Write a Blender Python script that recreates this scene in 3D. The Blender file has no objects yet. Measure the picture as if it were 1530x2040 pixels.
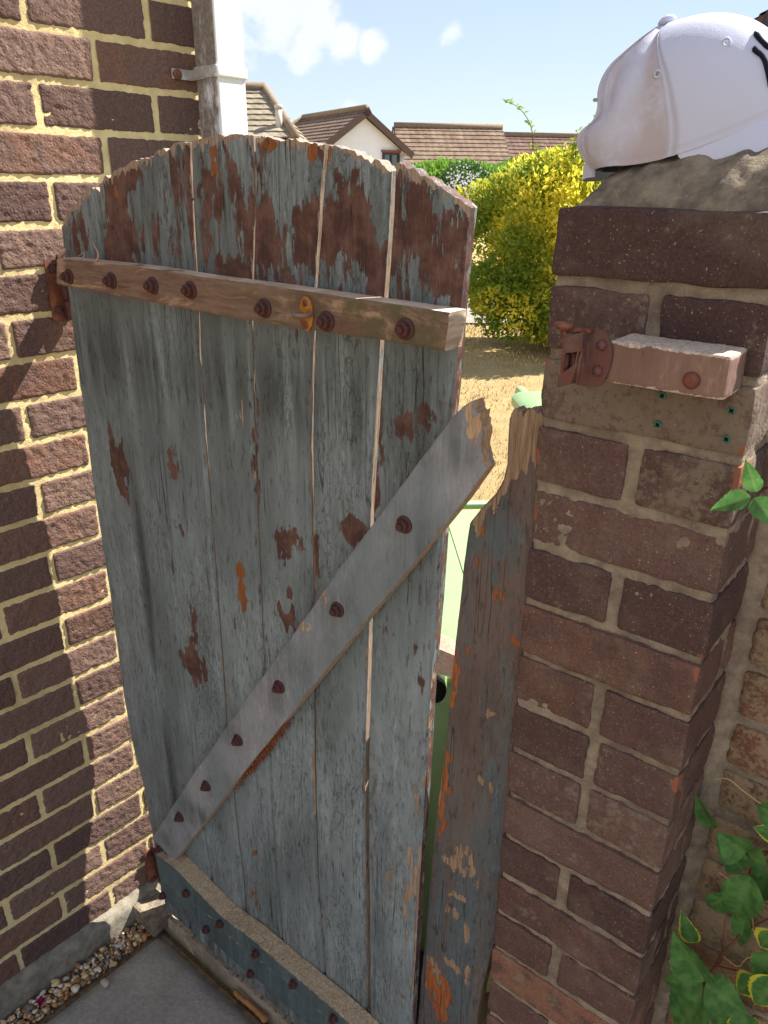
import bpy, math, random
import numpy as np
from mathutils import Vector, Matrix, noise as mnoise
random.seed(7); RNG = np.random.RandomState(11)
rad = math.radians
SC = bpy.context.scene
COL = SC.collection

# ------------------------------------------------------------------ camera
F = 1530.0; PITCH = rad(22.96); ROLL = rad(0.45)
CAM = np.array([0, 0, 1.70])
_cp, _sp = math.cos(PITCH), math.sin(PITCH)
_r = np.array([1., 0, 0]); _u = np.array([0, _sp, _cp]); CF = np.array([0, _cp, -_sp])
CR = math.cos(ROLL)*_r + math.sin(ROLL)*_u
CU = -math.sin(ROLL)*_r + math.cos(ROLL)*_u
cam = bpy.data.cameras.new("camera"); cam_o = bpy.data.objects.new("camera", cam)
COL.objects.link(cam_o)
cam.sensor_fit = 'VERTICAL'; cam.sensor_height = 36.0; cam.lens = 36.0*F/2040.0
cam.clip_start = 0.02; cam.clip_end = 2000
M = Matrix.Identity(4)
for i in range(3):
    M[i][0] = CR[i]; M[i][1] = CU[i]; M[i][2] = -CF[i]; M[i][3] = CAM[i]
cam_o.matrix_world = M
SC.camera = cam_o
SC.render.resolution_x = 768; SC.render.resolution_y = 1024

# ------------------------------------------------------------------ light
SUN_AZ = rad(26.5); SUN_EL = rad(48)
SUN = np.array([math.cos(SUN_EL)*math.cos(SUN_AZ), math.cos(SUN_EL)*math.sin(SUN_AZ), math.sin(SUN_EL)])
sl = bpy.data.lights.new("sun", 'SUN'); sl.energy = 5.0; sl.angle = rad(0.5); sl.color = (1.0, 0.93, 0.80)
so = bpy.data.objects.new("sun", sl); COL.objects.link(so)
so.rotation_euler = Vector(SUN).to_track_quat('Z', 'Y').to_euler(); so.location = (3, 3, 8)
SC.view_settings.view_transform = 'Standard'; SC.view_settings.look = 'None'
SC.view_settings.exposure = 1.5; SC.view_settings.gamma = 1.0

def ray(px, py):
    d = CF + CR*(px-765)/F + CU*(1020-py)/F
    return d

W = bpy.data.worlds.new("World"); SC.world = W; W.use_nodes = True
def build_world():
    nt = W.node_tree; N = nt.nodes; L = nt.links
    for n in list(N): N.remove(n)
    out = N.new('ShaderNodeOutputWorld'); bg = N.new('ShaderNodeBackground'); bg.inputs[1].default_value = 0.10
    sky = N.new('ShaderNodeTexSky'); sky.sky_type = 'NISHITA'; sky.sun_disc = False
    sky.sun_elevation = SUN_EL; sky.sun_rotation = rad(90)-SUN_AZ
    sky.air_density = 1.0; sky.dust_density = 0.25; sky.ozone_density = 1.6
    tc = N.new('ShaderNodeTexCoord')
    def math_(op, a, b=None, c=None):
        m = N.new('ShaderNodeMath'); m.operation = op
        for i, v in enumerate((a, b, c)):
            if v is None: continue
            if hasattr(v, 'is_linked') or hasattr(v, 'links'): L.new(v, m.inputs[i])
            else: m.inputs[i].default_value = v
        return m.outputs[0]
    no = N.new('ShaderNodeTexNoise'); no.inputs['Scale'].default_value = 20; no.inputs['Detail'].default_value = 8
    no.inputs['Roughness'].default_value = 0.6
    L.new(tc.outputs['Generated'], no.inputs['Vector'])
    no2 = N.new('ShaderNodeTexNoise'); no2.inputs['Scale'].default_value = 7; no2.inputs['Detail'].default_value = 3
    L.new(tc.outputs['Generated'], no2.inputs['Vector'])
    mask = None
    # puffs of cloud, each round its own direction in the sky: x, y, radius, weight
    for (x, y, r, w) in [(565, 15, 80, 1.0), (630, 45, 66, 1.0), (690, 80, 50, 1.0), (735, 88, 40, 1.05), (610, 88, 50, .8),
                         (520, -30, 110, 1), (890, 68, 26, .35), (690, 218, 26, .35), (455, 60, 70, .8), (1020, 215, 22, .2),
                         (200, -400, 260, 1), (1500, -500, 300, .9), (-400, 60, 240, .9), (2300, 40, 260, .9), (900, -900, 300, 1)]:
        d = ray(x, y); n_ = np.linalg.norm(d); d = d/n_
        ar = r/F/n_
        dp = N.new('ShaderNodeVectorMath'); dp.operation = 'DISTANCE'
        L.new(tc.outputs['Generated'], dp.inputs[0]); dp.inputs[1].default_value = tuple(d)
        v = math_('DIVIDE', dp.outputs['Value'], ar)
        v = math_('SUBTRACT', 1.15, v); v = math_('MULTIPLY', v, w)
        mask = v if mask is None else math_('MAXIMUM', mask, v)
    m = math_('ADD', mask, math_('MULTIPLY', math_('SUBTRACT', no.outputs[0], 0.5), 2.0))
    mr = N.new('ShaderNodeMapRange'); mr.interpolation_type = 'SMOOTHSTEP'
    mr.inputs[1].default_value = 0.10; mr.inputs[2].default_value = .62; mr.inputs[3].default_value = 0; mr.inputs[4].default_value = .78
    L.new(m, mr.inputs[0])
    # thin veil
    mix = N.new('ShaderNodeMix'); mix.data_type = 'RGBA'
    L.new(mr.outputs[0], mix.inputs['Factor'])
    # fixed gradient mixed over the sky colour to dim it, paler at horizon
    nz = N.new('ShaderNodeVectorMath'); nz.operation = 'NORMALIZE'; L.new(tc.outputs['Generated'], nz.inputs[0])
    sz = N.new('ShaderNodeSeparateXYZ'); L.new(nz.outputs[0], sz.inputs[0])
    gr = N.new('ShaderNodeMix'); gr.data_type = 'RGBA'; gm = N.new('ShaderNodeMapRange'); gm.inputs[1].default_value = 0; gm.inputs[2].default_value = .42; L.new(sz.outputs[2], gm.inputs[0])
    L.new(gm.outputs[0], gr.inputs['Factor']); gr.inputs['A'].default_value = (2.55, 2.84, 3.28, 1); gr.inputs['B'].default_value = (1.55, 2.08, 2.95, 1)
    hz = N.new('ShaderNodeMix'); hz.data_type = 'RGBA'; hz.inputs['Factor'].default_value = .82
    L.new(sky.outputs[0], hz.inputs['A']); L.new(gr.outputs['Result'], hz.inputs['B']); L.new(hz.outputs['Result'], mix.inputs['A'])
    cr = N.new('ShaderNodeMix'); cr.data_type = 'RGBA'
    cr.inputs['A'].default_value = (3.3, 3.45, 3.75, 1); cr.inputs['B'].default_value = (4.3, 4.3, 4.35, 1)
    L.new(no2.outputs[0], cr.inputs['Factor'])
    L.new(cr.outputs['Result'], mix.inputs['B'])
    # added bright cumulus, unseen behind the photographer and overhead, to fill the shade
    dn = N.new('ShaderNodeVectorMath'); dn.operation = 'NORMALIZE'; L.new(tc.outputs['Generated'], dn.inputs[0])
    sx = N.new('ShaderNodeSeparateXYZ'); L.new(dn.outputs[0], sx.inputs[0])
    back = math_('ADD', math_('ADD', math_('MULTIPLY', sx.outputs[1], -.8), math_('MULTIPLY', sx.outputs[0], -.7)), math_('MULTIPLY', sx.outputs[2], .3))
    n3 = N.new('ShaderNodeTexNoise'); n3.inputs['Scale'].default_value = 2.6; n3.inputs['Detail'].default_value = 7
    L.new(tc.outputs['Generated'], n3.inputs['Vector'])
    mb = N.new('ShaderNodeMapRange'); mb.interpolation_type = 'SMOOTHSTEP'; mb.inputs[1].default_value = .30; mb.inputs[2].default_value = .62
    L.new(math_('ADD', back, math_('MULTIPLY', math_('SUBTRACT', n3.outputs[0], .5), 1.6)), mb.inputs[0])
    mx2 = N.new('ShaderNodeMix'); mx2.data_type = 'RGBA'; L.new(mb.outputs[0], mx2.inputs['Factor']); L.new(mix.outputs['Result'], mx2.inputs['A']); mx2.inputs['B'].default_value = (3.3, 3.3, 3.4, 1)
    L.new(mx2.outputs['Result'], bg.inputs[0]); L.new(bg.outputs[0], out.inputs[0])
build_world()

# ------------------------------------------------------------------ helpers
def lin(r, g, b):
    f = lambda c: (c/255/12.92) if c/255 <= .04045 else ((c/255+.055)/1.055)**2.4
    return (f(r), f(g), f(b), 1)

def _h(ix, iy, iz, seed):
    n = (ix.astype(np.int64)*73856093) ^ (iy.astype(np.int64)*19349663) ^ (iz.astype(np.int64)*83492791) ^ (seed*2654435)
    n = (n ^ (n >> 13)) * 1274126177
    n = n & 0x7fffffff
    n = (n ^ (n >> 16)) * 1103515245 & 0x7fffffff
    return (n & 0xffffff)/float(0xffffff)

def vn(P, seed=0):
    """value noise 0..1 on (...,3) points"""
    P = np.asarray(P, float); i = np.floor(P); f = P-i; f = f*f*(3-2*f); i = i.astype(np.int64)
    x, y, z = i[..., 0], i[..., 1], i[..., 2]; fx, fy, fz = f[..., 0], f[..., 1], f[..., 2]
    def c(a, b, d): return _h(x+a, y+b, z+d, seed)
    x00 = c(0,0,0)*(1-fx)+c(1,0,0)*fx; x10 = c(0,1,0)*(1-fx)+c(1,1,0)*fx
    x01 = c(0,0,1)*(1-fx)+c(1,0,1)*fx; x11 = c(0,1,1)*(1-fx)+c(1,1,1)*fx
    a = x00*(1-fy)+x10*fy; b = x01*(1-fy)+x11*fy
    return a*(1-fz)+b*fz

def fbm(P, seed=0, o=4, g=.5):
    s = 0; a = 1; t = 0; P = np.asarray(P, float)
    for k in range(o):
        s = s+a*vn(P*(2**k)+k*17.3, seed+k); t += a; a *= g
    return s/t

class MB:
    def __init__(s): s.v = []; s.c = []; s.q = []; s.qm = []; s.p = []; s.pm = []; s.n = 0
    def verts(s, V, C=None):
        V = np.asarray(V, float).reshape(-1, 3); k = s.n
        if C is None: C = (0, 0, 0, 0)
        C = np.broadcast_to(np.asarray(C, float), (len(V), 4))
        s.v.append(V); s.c.append(C); s.n += len(V); return k
    def quads(s, Q, m=0):
        Q = np.asarray(Q, int).reshape(-1, 4); s.q.append(Q); s.qm.append(np.full(len(Q), m))
    def poly(s, f, m=0): s.p.append(list(f)); s.pm.append(m)
    def grid(s, P, C=None, m=0, flip=False, wrapu=False):
        nv, nu = P.shape[:2]
        if C is not None: C = np.broadcast_to(C, (nv, nu, 4)).reshape(-1, 4)
        k = s.verts(P.reshape(-1, 3), C)
        i = np.arange(nv*nu).reshape(nv, nu)+k
        if wrapu: i = np.concatenate([i, i[:, :1]], 1)
        a, b, c, d = i[:-1, :-1], i[:-1, 1:], i[1:, 1:], i[1:, :-1]
        Q = np.stack([a, d, c, b] if flip else [a, b, c, d], -1)
        s.quads(Q, m); return i
    def box(s, c, ax, dims, m=0, C=None):
        ax = [np.asarray(a, float) for a in ax]; c = np.asarray(c, float); h = np.asarray(dims)/2
        V = []
        for i in (-1, 1):
            for j in (-1, 1):
                for k in (-1, 1): V.append(c+ax[0]*h[0]*i+ax[1]*h[1]*j+ax[2]*h[2]*k)
        k = s.verts(V, C)
        s.quads(np.array([[0,1,3,2],[4,6,7,5],[0,4,5,1],[2,3,7,6],[0,2,6,4],[1,5,7,3]])+k, m)
    def rbox(s, c, ax, dims, r, res, amp=0, fs=60, seed=0, C=None, m=0, faces='xXyYzZ', amp2=0, fs2=18, colfn=None, warp=0):
        """rounded noisy box; ax = 3 unit axes; res = cell size"""
        ax = np.array([np.asarray(a, float) for a in ax]); c = np.asarray(c, float); h = np.asarray(dims, float)/2
        for k, nm in enumerate(('xX', 'yY', 'zZ')):
            for sg, ch in ((-1, nm[0]), (1, nm[1])):
                if ch not in faces: continue
                a, b = (k+1) % 3, (k+2) % 3
                rs = res if np.isscalar(res) else res[k]
                na = max(2, int(round(2*h[a]/rs))+1); nb = max(2, int(round(2*h[b]/rs))+1)
                ta = np.linspace(-1, 1, na)*h[a]; tb = np.linspace(-1, 1, nb)*h[b]
                # pull rows to the rounded rim
                A, B = np.meshgrid(ta, tb)
                L = np.zeros(A.shape+(3,)); L[..., a] = A; L[..., b] = B; L[..., k] = sg*h[k]
                q = np.clip(L, -(h-r), h-r); d = L-q; n = d/np.maximum(np.linalg.norm(d, axis=-1, keepdims=True), 1e-9)
                L2 = q+n*r
                Wd = c+L2@ax
                nw = n@ax
                disp = 0
                if amp: disp = disp+(fbm(Wd*fs, seed, 3)-.55)*2*amp
                if amp2: disp = disp+(vn(Wd*fs2, seed+9)-.5)*2*amp2
                if warp: Wd = Wd+(np.stack([vn(Wd*9, seed+31), vn(Wd*9, seed+32), vn(Wd*9, seed+33)], -1)-.5)*2*warp
                Wd = Wd+nw*np.asarray(disp)[..., None] if (amp or amp2) else Wd
                CC = C if colfn is None else colfn(Wd, C)
                flip = (sg < 0)
                s.grid(Wd, None if CC is None else np.broadcast_to(CC, Wd.shape[:2]+(4,)), m, flip=flip)
    def tube(s, pts, rad_, n=8, m=0, C=None, cap=True):
        pts = [np.asarray(p, float) for p in pts]; k = len(pts)
        rr = [rad_]*k if np.isscalar(rad_) else rad_
        rows = []; ref = np.array([0.3, .2, 1.])
        for i, p in enumerate(pts):
            t = pts[min(i+1, k-1)]-pts[max(i-1, 0)]; t = t/max(np.linalg.norm(t), 1e-9)
            a = np.cross(t, ref);
            if np.linalg.norm(a) < .1: a = np.cross(t, np.array([1., 0, 0]))
            a /= np.linalg.norm(a); b = np.cross(t, a)
            th = np.arange(n)*2*math.pi/n
            rows.append(p+rr[i]*(np.cos(th)[:, None]*a+np.sin(th)[:, None]*b))
        P = np.array(rows); i = s.grid(P, None if C is None else np.broadcast_to(C, P.shape[:2]+(4,)), m, wrapu=True)
        if cap:
            s.poly(i[0, :-1][::-1], m); s.poly(i[-1, :-1], m)
    def prism(s, ring, off, m=0, C=None, inset=0):
        """ring (n,3) extruded by off; both ends capped"""
        ring = np.asarray(ring, float); n = len(ring); k = s.verts(ring, C); k2 = s.verts(ring+off, C)
        for j in range(n):
            a = j; b = (j+1) % n
            s.poly([k+a, k+b, k2+b, k2+a], m)
        s.poly([k+j for j in range(n)][::-1], m); s.poly([k2+j for j in range(n)], m)
    def build(s, name, mats, parent=None, smooth=True, loc=None, sharp=None):
        V = np.concatenate(s.v); Cc = np.concatenate(s.c)
        base = np.zeros(3)
        if loc is not None: base = np.asarray(loc, float)
        elif parent is not None: base = np.array(parent['_loc'])
        V = V-base
        me = bpy.data.meshes.new(name)
        Q = np.concatenate(s.q) if s.q else np.zeros((0, 4), int); qm = np.concatenate(s.qm) if s.qm else np.zeros(0, int)
        nl = len(Q)*4+sum(len(p) for p in s.p); nf = len(Q)+len(s.p)
        me.vertices.add(len(V)); me.vertices.foreach_set('co', V.ravel())
        me.loops.add(nl); me.polygons.add(nf)
        li = np.concatenate([Q.ravel()]+[np.array(p) for p in s.p]) if s.p else Q.ravel()
        tot = np.concatenate([np.full(len(Q), 4), np.array([len(p) for p in s.p], int)]).astype(int)
        st = np.concatenate([[0], np.cumsum(tot)[:-1]]).astype(int)
        me.loops.foreach_set('vertex_index', li.astype(int)); me.polygons.foreach_set('loop_start', st)
        me.polygons.foreach_set('material_index', np.concatenate([qm, np.array(s.pm, int)]).astype(int))
        me.polygons.foreach_set('use_smooth', np.full(nf, bool(smooth)))
        at = me.color_attributes.new('wear', 'FLOAT_COLOR', 'POINT'); at.data.foreach_set('color', Cc.astype(np.float32).ravel())
        me.update(calc_edges=True); me.validate()
        if smooth and sharp is not None: me.set_sharp_from_angle(angle=rad(sharp))
        for m in (mats if isinstance(mats, (list, tuple)) else [mats]): me.materials.append(m)
        o = bpy.data.objects.new(name, me); COL.objects.link(o)
        if parent is not None:
            o.parent = parent; o['_loc'] = list(base); o.location = base-np.array(parent['_loc'])
        else:
            if loc is not None: o.location = base
            o['_loc'] = list(base)
        return o

def tag(o, label=None, cat=None, group=None, kind=None):
    if label: o['label'] = label
    if cat: o['category'] = cat
    if group: o['group'] = group
    if kind: o['kind'] = kind
    return o
def thing(name, loc, label, cat, group=None):
    o = bpy.data.objects.new(name, None); COL.objects.link(o); o.location = loc; o['_loc'] = [float(x) for x in loc]
    o.empty_display_size = .1
    return tag(o, label, cat, group)
def copy_tree(o, loc=None, rz=None, label=None, parent=None):
    c = o.copy(); COL.objects.link(c)
    if parent is not None: c.parent = parent
    if loc is not None: c.location = loc
    if rz is not None: c.rotation_euler = (0, 0, rz)
    if label: c['label'] = label
    for ch in [x for x in bpy.data.objects if x.parent == o]: copy_tree(ch, parent=c)
    return c

def cr(pts, n):
    """smooth resample of an open polyline (Catmull-Rom)"""
    P = np.asarray(pts, float); P = np.vstack([2*P[0]-P[1], P, 2*P[-1]-P[-2]]); out = []
    k = len(P)-3
    for t in np.linspace(0, k-1e-6, n):
        i = int(t); f = t-i; a, b, c, d = P[i:i+4]
        out.append(.5*((2*b)+(-a+c)*f+(2*a-5*b+4*c-d)*f*f+(-a+3*b-3*c+d)*f**3))
    return np.array(out)

# --- node material helper
class NM:
    def __init__(s, name, rough=.8, spec=.3):
        s.m = bpy.data.materials.new(name); s.m.use_nodes = True; s.t = s.m.node_tree; s.N = s.t.nodes; s.L = s.t.links
        s.b = s.N['Principled BSDF']; s.b.inputs['Roughness'].default_value = rough
        s.b.inputs['Specular IOR Level'].default_value = spec
        s.tc = s.N.new('ShaderNodeTexCoord').outputs['Object']
        s._at = None
    def link(s, v, i):
        if hasattr(v, 'links'): s.L.new(v, i)
        else:
            if i.type == 'RGBA' and not hasattr(v, '__len__'): v = (v, v, v, 1)
            i.default_value = v
    def attr(s, ch):
        if s._at is None:
            a = s.N.new('ShaderNodeAttribute'); a.attribute_name = 'wear'; sp = s.N.new('ShaderNodeSeparateColor')
            s.L.new(a.outputs['Color'], sp.inputs[0]); s._at = (sp, a)
        return {'r': s._at[0].outputs[0], 'g': s._at[0].outputs[1], 'b': s._at[0].outputs[2], 'a': s._at[1].outputs['Alpha'], 'c': s._at[1].outputs['Color']}[ch]
    def map(s, scale=(1, 1, 1), vec=None, loc=(0, 0, 0)):
        m = s.N.new('ShaderNodeMapping'); m.inputs['Scale'].default_value = scale; m.inputs['Location'].default_value = loc
        s.L.new(vec or s.tc, m.inputs['Vector']); return m.outputs[0]
    def noise(s, scale, detail=4, rough=.55, vec=None, dist=0, out=0):
        n = s.N.new('ShaderNodeTexNoise'); n.inputs['Scale'].default_value = scale; n.inputs['Detail'].default_value = detail
        n.inputs['Roughness'].default_value = rough; n.inputs['Distortion'].default_value = dist
        s.L.new(vec or s.tc, n.inputs['Vector']); return n.outputs[out]
    def voro(s, scale, feature='F1', vec=None, out='Distance', rnd=1):
        n = s.N.new('ShaderNodeTexVoronoi'); n.feature = feature; n.inputs['Scale'].default_value = scale
        n.inputs['Randomness'].default_value = rnd
        s.L.new(vec or s.tc, n.inputs['Vector']); return n.outputs[out]
    def math(s, op, a, b=0, c=0, clamp=False):
        m = s.N.new('ShaderNodeMath'); m.operation = op; m.use_clamp = clamp
        for i, v in enumerate((a, b, c)): s.link(v, m.inputs[i])
        return m.outputs[0]
    def ramp(s, v, a, b, x=0., y=1., smooth=True):
        m = s.N.new('ShaderNodeMapRange'); m.interpolation_type = 'SMOOTHSTEP' if smooth else 'LINEAR'
        s.link(v, m.inputs[0])
        for i, k in enumerate((a, b, x, y)): m.inputs[i+1].default_value = k
        return m.outputs[0]
    def mix(s, f, a, b, mode='MIX'):
        m = s.N.new('ShaderNodeMix'); m.data_type = 'RGBA'; m.blend_type = mode
        s.link(f, m.inputs['Factor']); s.link(a, m.inputs['A']); s.link(b, m.inputs['B']); return m.outputs['Result']
    def bump(s, h, strength=.5, dist=.002, prev=None):
        b = s.N.new('ShaderNodeBump'); b.inputs['Strength'].default_value = strength; b.inputs['Distance'].default_value = dist
        s.L.new(h, b.inputs['Height'])
        if prev is not None: s.L.new(prev, b.inputs['Normal'])
        return b.outputs[0]
    def done(s, col, nrm=None, rough=None, **k):
        s.link(col, s.b.inputs['Base Color'])
        if nrm is not None: s.L.new(nrm, s.b.inputs['Normal'])
        if rough is not None: s.link(rough, s.b.inputs['Roughness'])
        return s.m

# ------------------------------------------------------------------ materials
def m_brick(name, ca, cb, cc, speck, fine=260, bump=.6, lichen=None, chipc=(.42, .13, .06, 1)):
    n = NM(name, .92, .15)
    n1 = n.noise(28, 6, .6); n2 = n.noise(fine, 4, .7); n3 = n.noise(7, 3)
    c = n.mix(n.attr('r'), ca, cb); c = n.mix(n.math('MULTIPLY', n.attr('g'), n.ramp(n1, .35, .6)), c, cc)
    c = n.mix(n.ramp(n2, .25, .75, .0, .75), c, n.mix(1, c, (.5, .45, .43, 1), 'MULTIPLY'))
    sp = n.noise(420, 2, .5); c = n.mix(n.ramp(sp, .67, .74, 0, .5), c, speck); c = n.mix(n.ramp(n.noise(520, 3, .7), .42, .3, 0, .7), c, (.01, .008, .008, 1))
    c = n.mix(n.ramp(n.noise(13, 6, .7), .46, .68, 0, .10), c, n.mix(.5, speck, lichen or speck, 'MIX')) if lichen else c
    if lichen:
        l1 = n.noise(38, 6, .72); c = n.mix(n.math('MULTIPLY', n.ramp(n.math('ADD', n.math('ADD', n.math('MULTIPLY', l1, .5), n.math('MULTIPLY', n.noise(150, 5, .75), .5)), n.math('MULTIPLY', n.attr('b'), .16)), .56, .66), .6), c, lichen)
    chip = n.ramp(n.math('ADD', n.attr('a'), n.math('MULTIPLY', n.math('SUBTRACT', n1, .5), .9)), .62, .7)
    c = n.mix(chip, c, chipc)
    v = n.voro(170, 'F1')
    h = n.math('ADD', n.math('MULTIPLY', n2, .6), n.math('ADD', n.math('MULTIPLY', n.ramp(v, .1, .5), .5), n.math('MULTIPLY', n.noise(90, 5, .7), .9)))
    return n.done(c, n.bump(h, bump, .0016))
def m_mortar(name, ca, cb, bump=.5):
    n = NM(name, .95, .1); n1 = n.noise(45, 6, .65); n2 = n.noise(350, 4, .7); n3 = n.noise(5, 3, .6)
    c = n.mix(n.ramp(n1, .3, .7), ca, cb); c = n.mix(n.ramp(n3, .45, .7, 0, .5), c, n.mix(1, c, (.55, .52, .5, 1), 'MULTIPLY'))
    c = n.mix(n.ramp(n2, .6, .75, 0, .5), c, n.mix(1, c, (.45, .42, .4, 1), 'MULTIPLY'))
    c = n.mix(n.ramp(n.noise(260, 3, .6), .66, .74, 0, .6), c, (.55, .52, .47, 1))
    return n.done(c, n.bump(n.math('ADD', n2, n.math('MULTIPLY', n1, 1.5)), bump, .002))
M_HB = m_brick('brown_textured_brick', lin(102, 82, 78), lin(134, 110, 101), lin(150, 104, 80), lin(190, 165, 150), 240, .9)
M_HM = m_mortar('cream_mortar', lin(210, 190, 142), lin(228, 210, 160), .7)
M_PB = m_brick('old_dark_red_brick', lin(82, 65, 65), lin(114, 91, 86), lin(142, 104, 88), lin(205, 190, 170), 300, .5, lichen=lin(132, 122, 108), chipc=lin(138, 90, 74))
M_PM = m_mortar('old_grey_mortar', lin(122, 112, 102), lin(160, 147, 131), .9)
M_CAPM = m_mortar('weathered_cement', lin(104, 96, 89), lin(152, 140, 124), 1.2)
M_SLAB = None
def m_concrete(name, ca, cb, dark):
    n = NM(name, .9, .2); a = n.noise(6, 7, .65); b = n.noise(120, 5, .7); v = n.noise(1.6, 4, .6)
    c = n.mix(n.ramp(a, .3, .7), ca, cb); c = n.mix(n.ramp(v, .5, .75, 0, .6), c, dark)
    c = n.mix(n.ramp(b, .3, .7, 0, .6), c, n.mix(1, c, (.6, .6, .6, 1), 'MULTIPLY'))
    c = n.mix(n.ramp(n.noise(60, 3, .6), .68, .75, 0, .7), c, lin(190, 185, 180))
    return n.done(c, n.bump(n.math('ADD', b, n.math('MULTIPLY', n.noise(22, 5, .6), 1.4)), .7, .003))
M_SLAB = m_concrete('grey_paving', lin(140, 137, 133), lin(170, 165, 158), lin(118, 114, 110))
M_SILL = m_concrete('pale_concrete', lin(120, 112, 106), lin(168, 156, 140), lin(98, 92, 90))

def m_paint(name, p1, p2, dark, brown, wood, orange, chips=.0, craze=1.0, rough=.62, crack=1.0):
    """old layered paint on wood: wear r = brown undercoat, g = bare wood, b = orange raw wood, a = grime"""
    n = NM(name, rough, .3)
    st = n.map((1, 1, .22)); st2 = n.map((1, 1, .07))
    nb = n.noise(48, 7, .68, st); ns = n.noise(150, 5, .65, st); nl = n.noise(9, 4, .6, n.map((1, 1, .35)))
    ng = n.noise(330, 4, .7, st2); nf = n.noise(26, 5, .7)
    c = n.mix(n.ramp(nl, .35, .68), p1, p2)
    c = n.mix(n.math('MULTIPLY', n.attr('a'), n.ramp(n.noise(30, 5, .7, st2), .3, .6)), c, dark)
    c = n.mix(n.ramp(n.noise(60, 5, .7), .55, .75, 0, .35), c, n.mix(1, c, (1.25, 1.28, 1.32, 1), 'MULTIPLY'))
    # flaking: pale lifted scales and dark lines between them, running with the grain
    fl = n.noise(210, 5, .8, n.map((1, 1, .2))); fz = n.ramp(n.noise(8, 4, .65, n.map((1, 1, .4))), .38, .62)
    c = n.mix(n.math('MULTIPLY', n.ramp(fl, .52, .66), n.math('MULTIPLY', fz, .8)), c, n.mix(1, c, (1.5, 1.52, 1.55, 1), 'MULTIPLY'))
    c = n.mix(n.math('MULTIPLY', n.ramp(fl, .47, .36), n.math('ADD', n.math('MULTIPLY', fz, .85*craze), .15)), c, n.mix(1, c, (.42, .4, .4, 1), 'MULTIPLY'))
    # hairline crazing
    vv = n.N.new('ShaderNodeVectorMath'); vv.operation = 'ADD'
    n.L.new(n.map((1, 1, .38)), vv.inputs[0])
    nz = n.N.new('ShaderNodeVectorMath'); nz.operation = 'SCALE'; nz.inputs['Scale'].default_value = .012
    n.L.new(n.noise(60, 4, .7, out=1), nz.inputs[0]); n.L.new(nz.outputs[0], vv.inputs[1])
    cz = n.voro(95, 'DISTANCE_TO_EDGE', vv.outputs[0])
    czm = n.math('MULTIPLY', n.ramp(cz, .0, .05, 1, 0), n.ramp(n.noise(14, 4, .6, st), .5, .66, 0, .8*craze))
    c = n.mix(czm, c, n.mix(1, c, (.3, .28, .27, 1), 'MULTIPLY'))
    # small dark flecks and chips
    c = n.mix(n.ramp(ns, .66-chips*.08, .71-chips*.08, 0, .7), c, n.mix(1, c, (.5, .42, .4, 1), 'MULTIPLY'))
    fb = n.math('ADD', n.math('ADD', n.math('MULTIPLY', n.attr('r'), .72), n.math('MULTIPLY', n.math('SUBTRACT', nb, .5), 1.35)), n.math('MULTIPLY', n.math('SUBTRACT', n.noise(130, 6, .75, n.map((1, 1, .16))), .5), 1.1))
    mb = n.ramp(fb, .44, .49); bc = n.mix(n.ramp(nf, .38, .62), brown, n.mix(1, brown, (.52, .48, .5, 1), 'MULTIPLY')); bc = n.mix(n.ramp(ng, .52, .66, 0, .6), bc, n.mix(1, bc, (1.5, 1.55, 1.6, 1), 'MULTIPLY')); bc = n.mix(n.ramp(nb, .50, .40, 0, .5), bc, n.mix(1, bc, (.6, .6, .65, 1), 'MULTIPLY')); c = n.mix(mb, c, bc)
    fw = n.math('ADD', n.attr('g'), n.math('MULTIPLY', n.math('SUBTRACT', n.noise(85, 6, .7, st), .5), 1.6))
    mw = n.ramp(fw, .5, .54); grain = n.mix(n.ramp(ng, .3, .7), wood, n.mix(1, wood, (.5, .45, .42, 1), 'MULTIPLY')); c = n.mix(mw, c, grain)
    fo = n.math('ADD', n.attr('b'), n.math('MULTIPLY', n.math('SUBTRACT', n.noise(62, 6, .7, st), .5), 1.4))
    mo = n.ramp(fo, .5, .54); c = n.mix(mo, c, n.mix(n.ramp(ng, .3, .7), orange, n.mix(1, orange, (.5, .42, .4, 1), 'MULTIPLY')))
    # long drying cracks along the grain
    ck = n.noise(34, 2, .5, n.map((1, 1, .035))); ckm = n.math('MULTIPLY', n.ramp(n.math('ABSOLUTE', n.math('SUBTRACT', ck, .5)), .0, .007, 1, 0), n.ramp(n.noise(5, 3, .6),   .48, .6, 0, .85*crack))
    c = n.mix(ckm, c, (.012, .01, .009, 1))
    loss = n.math('MAXIMUM', n.math('MAXIMUM', n.math('MULTIPLY', mb, .6), mw), mo)
    h = n.math('SUBTRACT', n.math('MULTIPLY', n.math('ADD', n.math('MULTIPLY', ng, .35), n.math('MULTIPLY', nb, .4)), 1.), n.math('ADD', n.math('MULTIPLY', loss, .8), n.math('ADD', n.math('MULTIPLY', ckm, 1.2), n.math('MULTIPLY', czm, .5))))
    return n.done(c, n.bump(h, .75, .0012), rough=n.mix(loss, (rough,)*3+(1,), (.9, .9, .9, 1)))
BROWN = lin(104, 77, 70); WOOD = lin(170, 152, 138); ORANGE = lin(152, 98, 60)
M_BOARD = m_paint('peeling_slate_paint', lin(110, 121, 126), lin(140, 153, 160), lin(66, 71, 72), BROWN, WOOD, ORANGE, 1, 1)
M_BRACE = m_paint('worn_slate_paint', lin(118, 128, 136), lin(146, 148, 156), lin(82, 90, 92), BROWN, lin(196, 168, 140), ORANGE, 0, .25)
M_KICK = m_paint('dark_slate_paint', lin(74, 90, 96), lin(92, 108, 114), lin(50, 58, 60), lin(90, 72, 62), lin(176, 158, 136), ORANGE, 0, .3)
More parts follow.
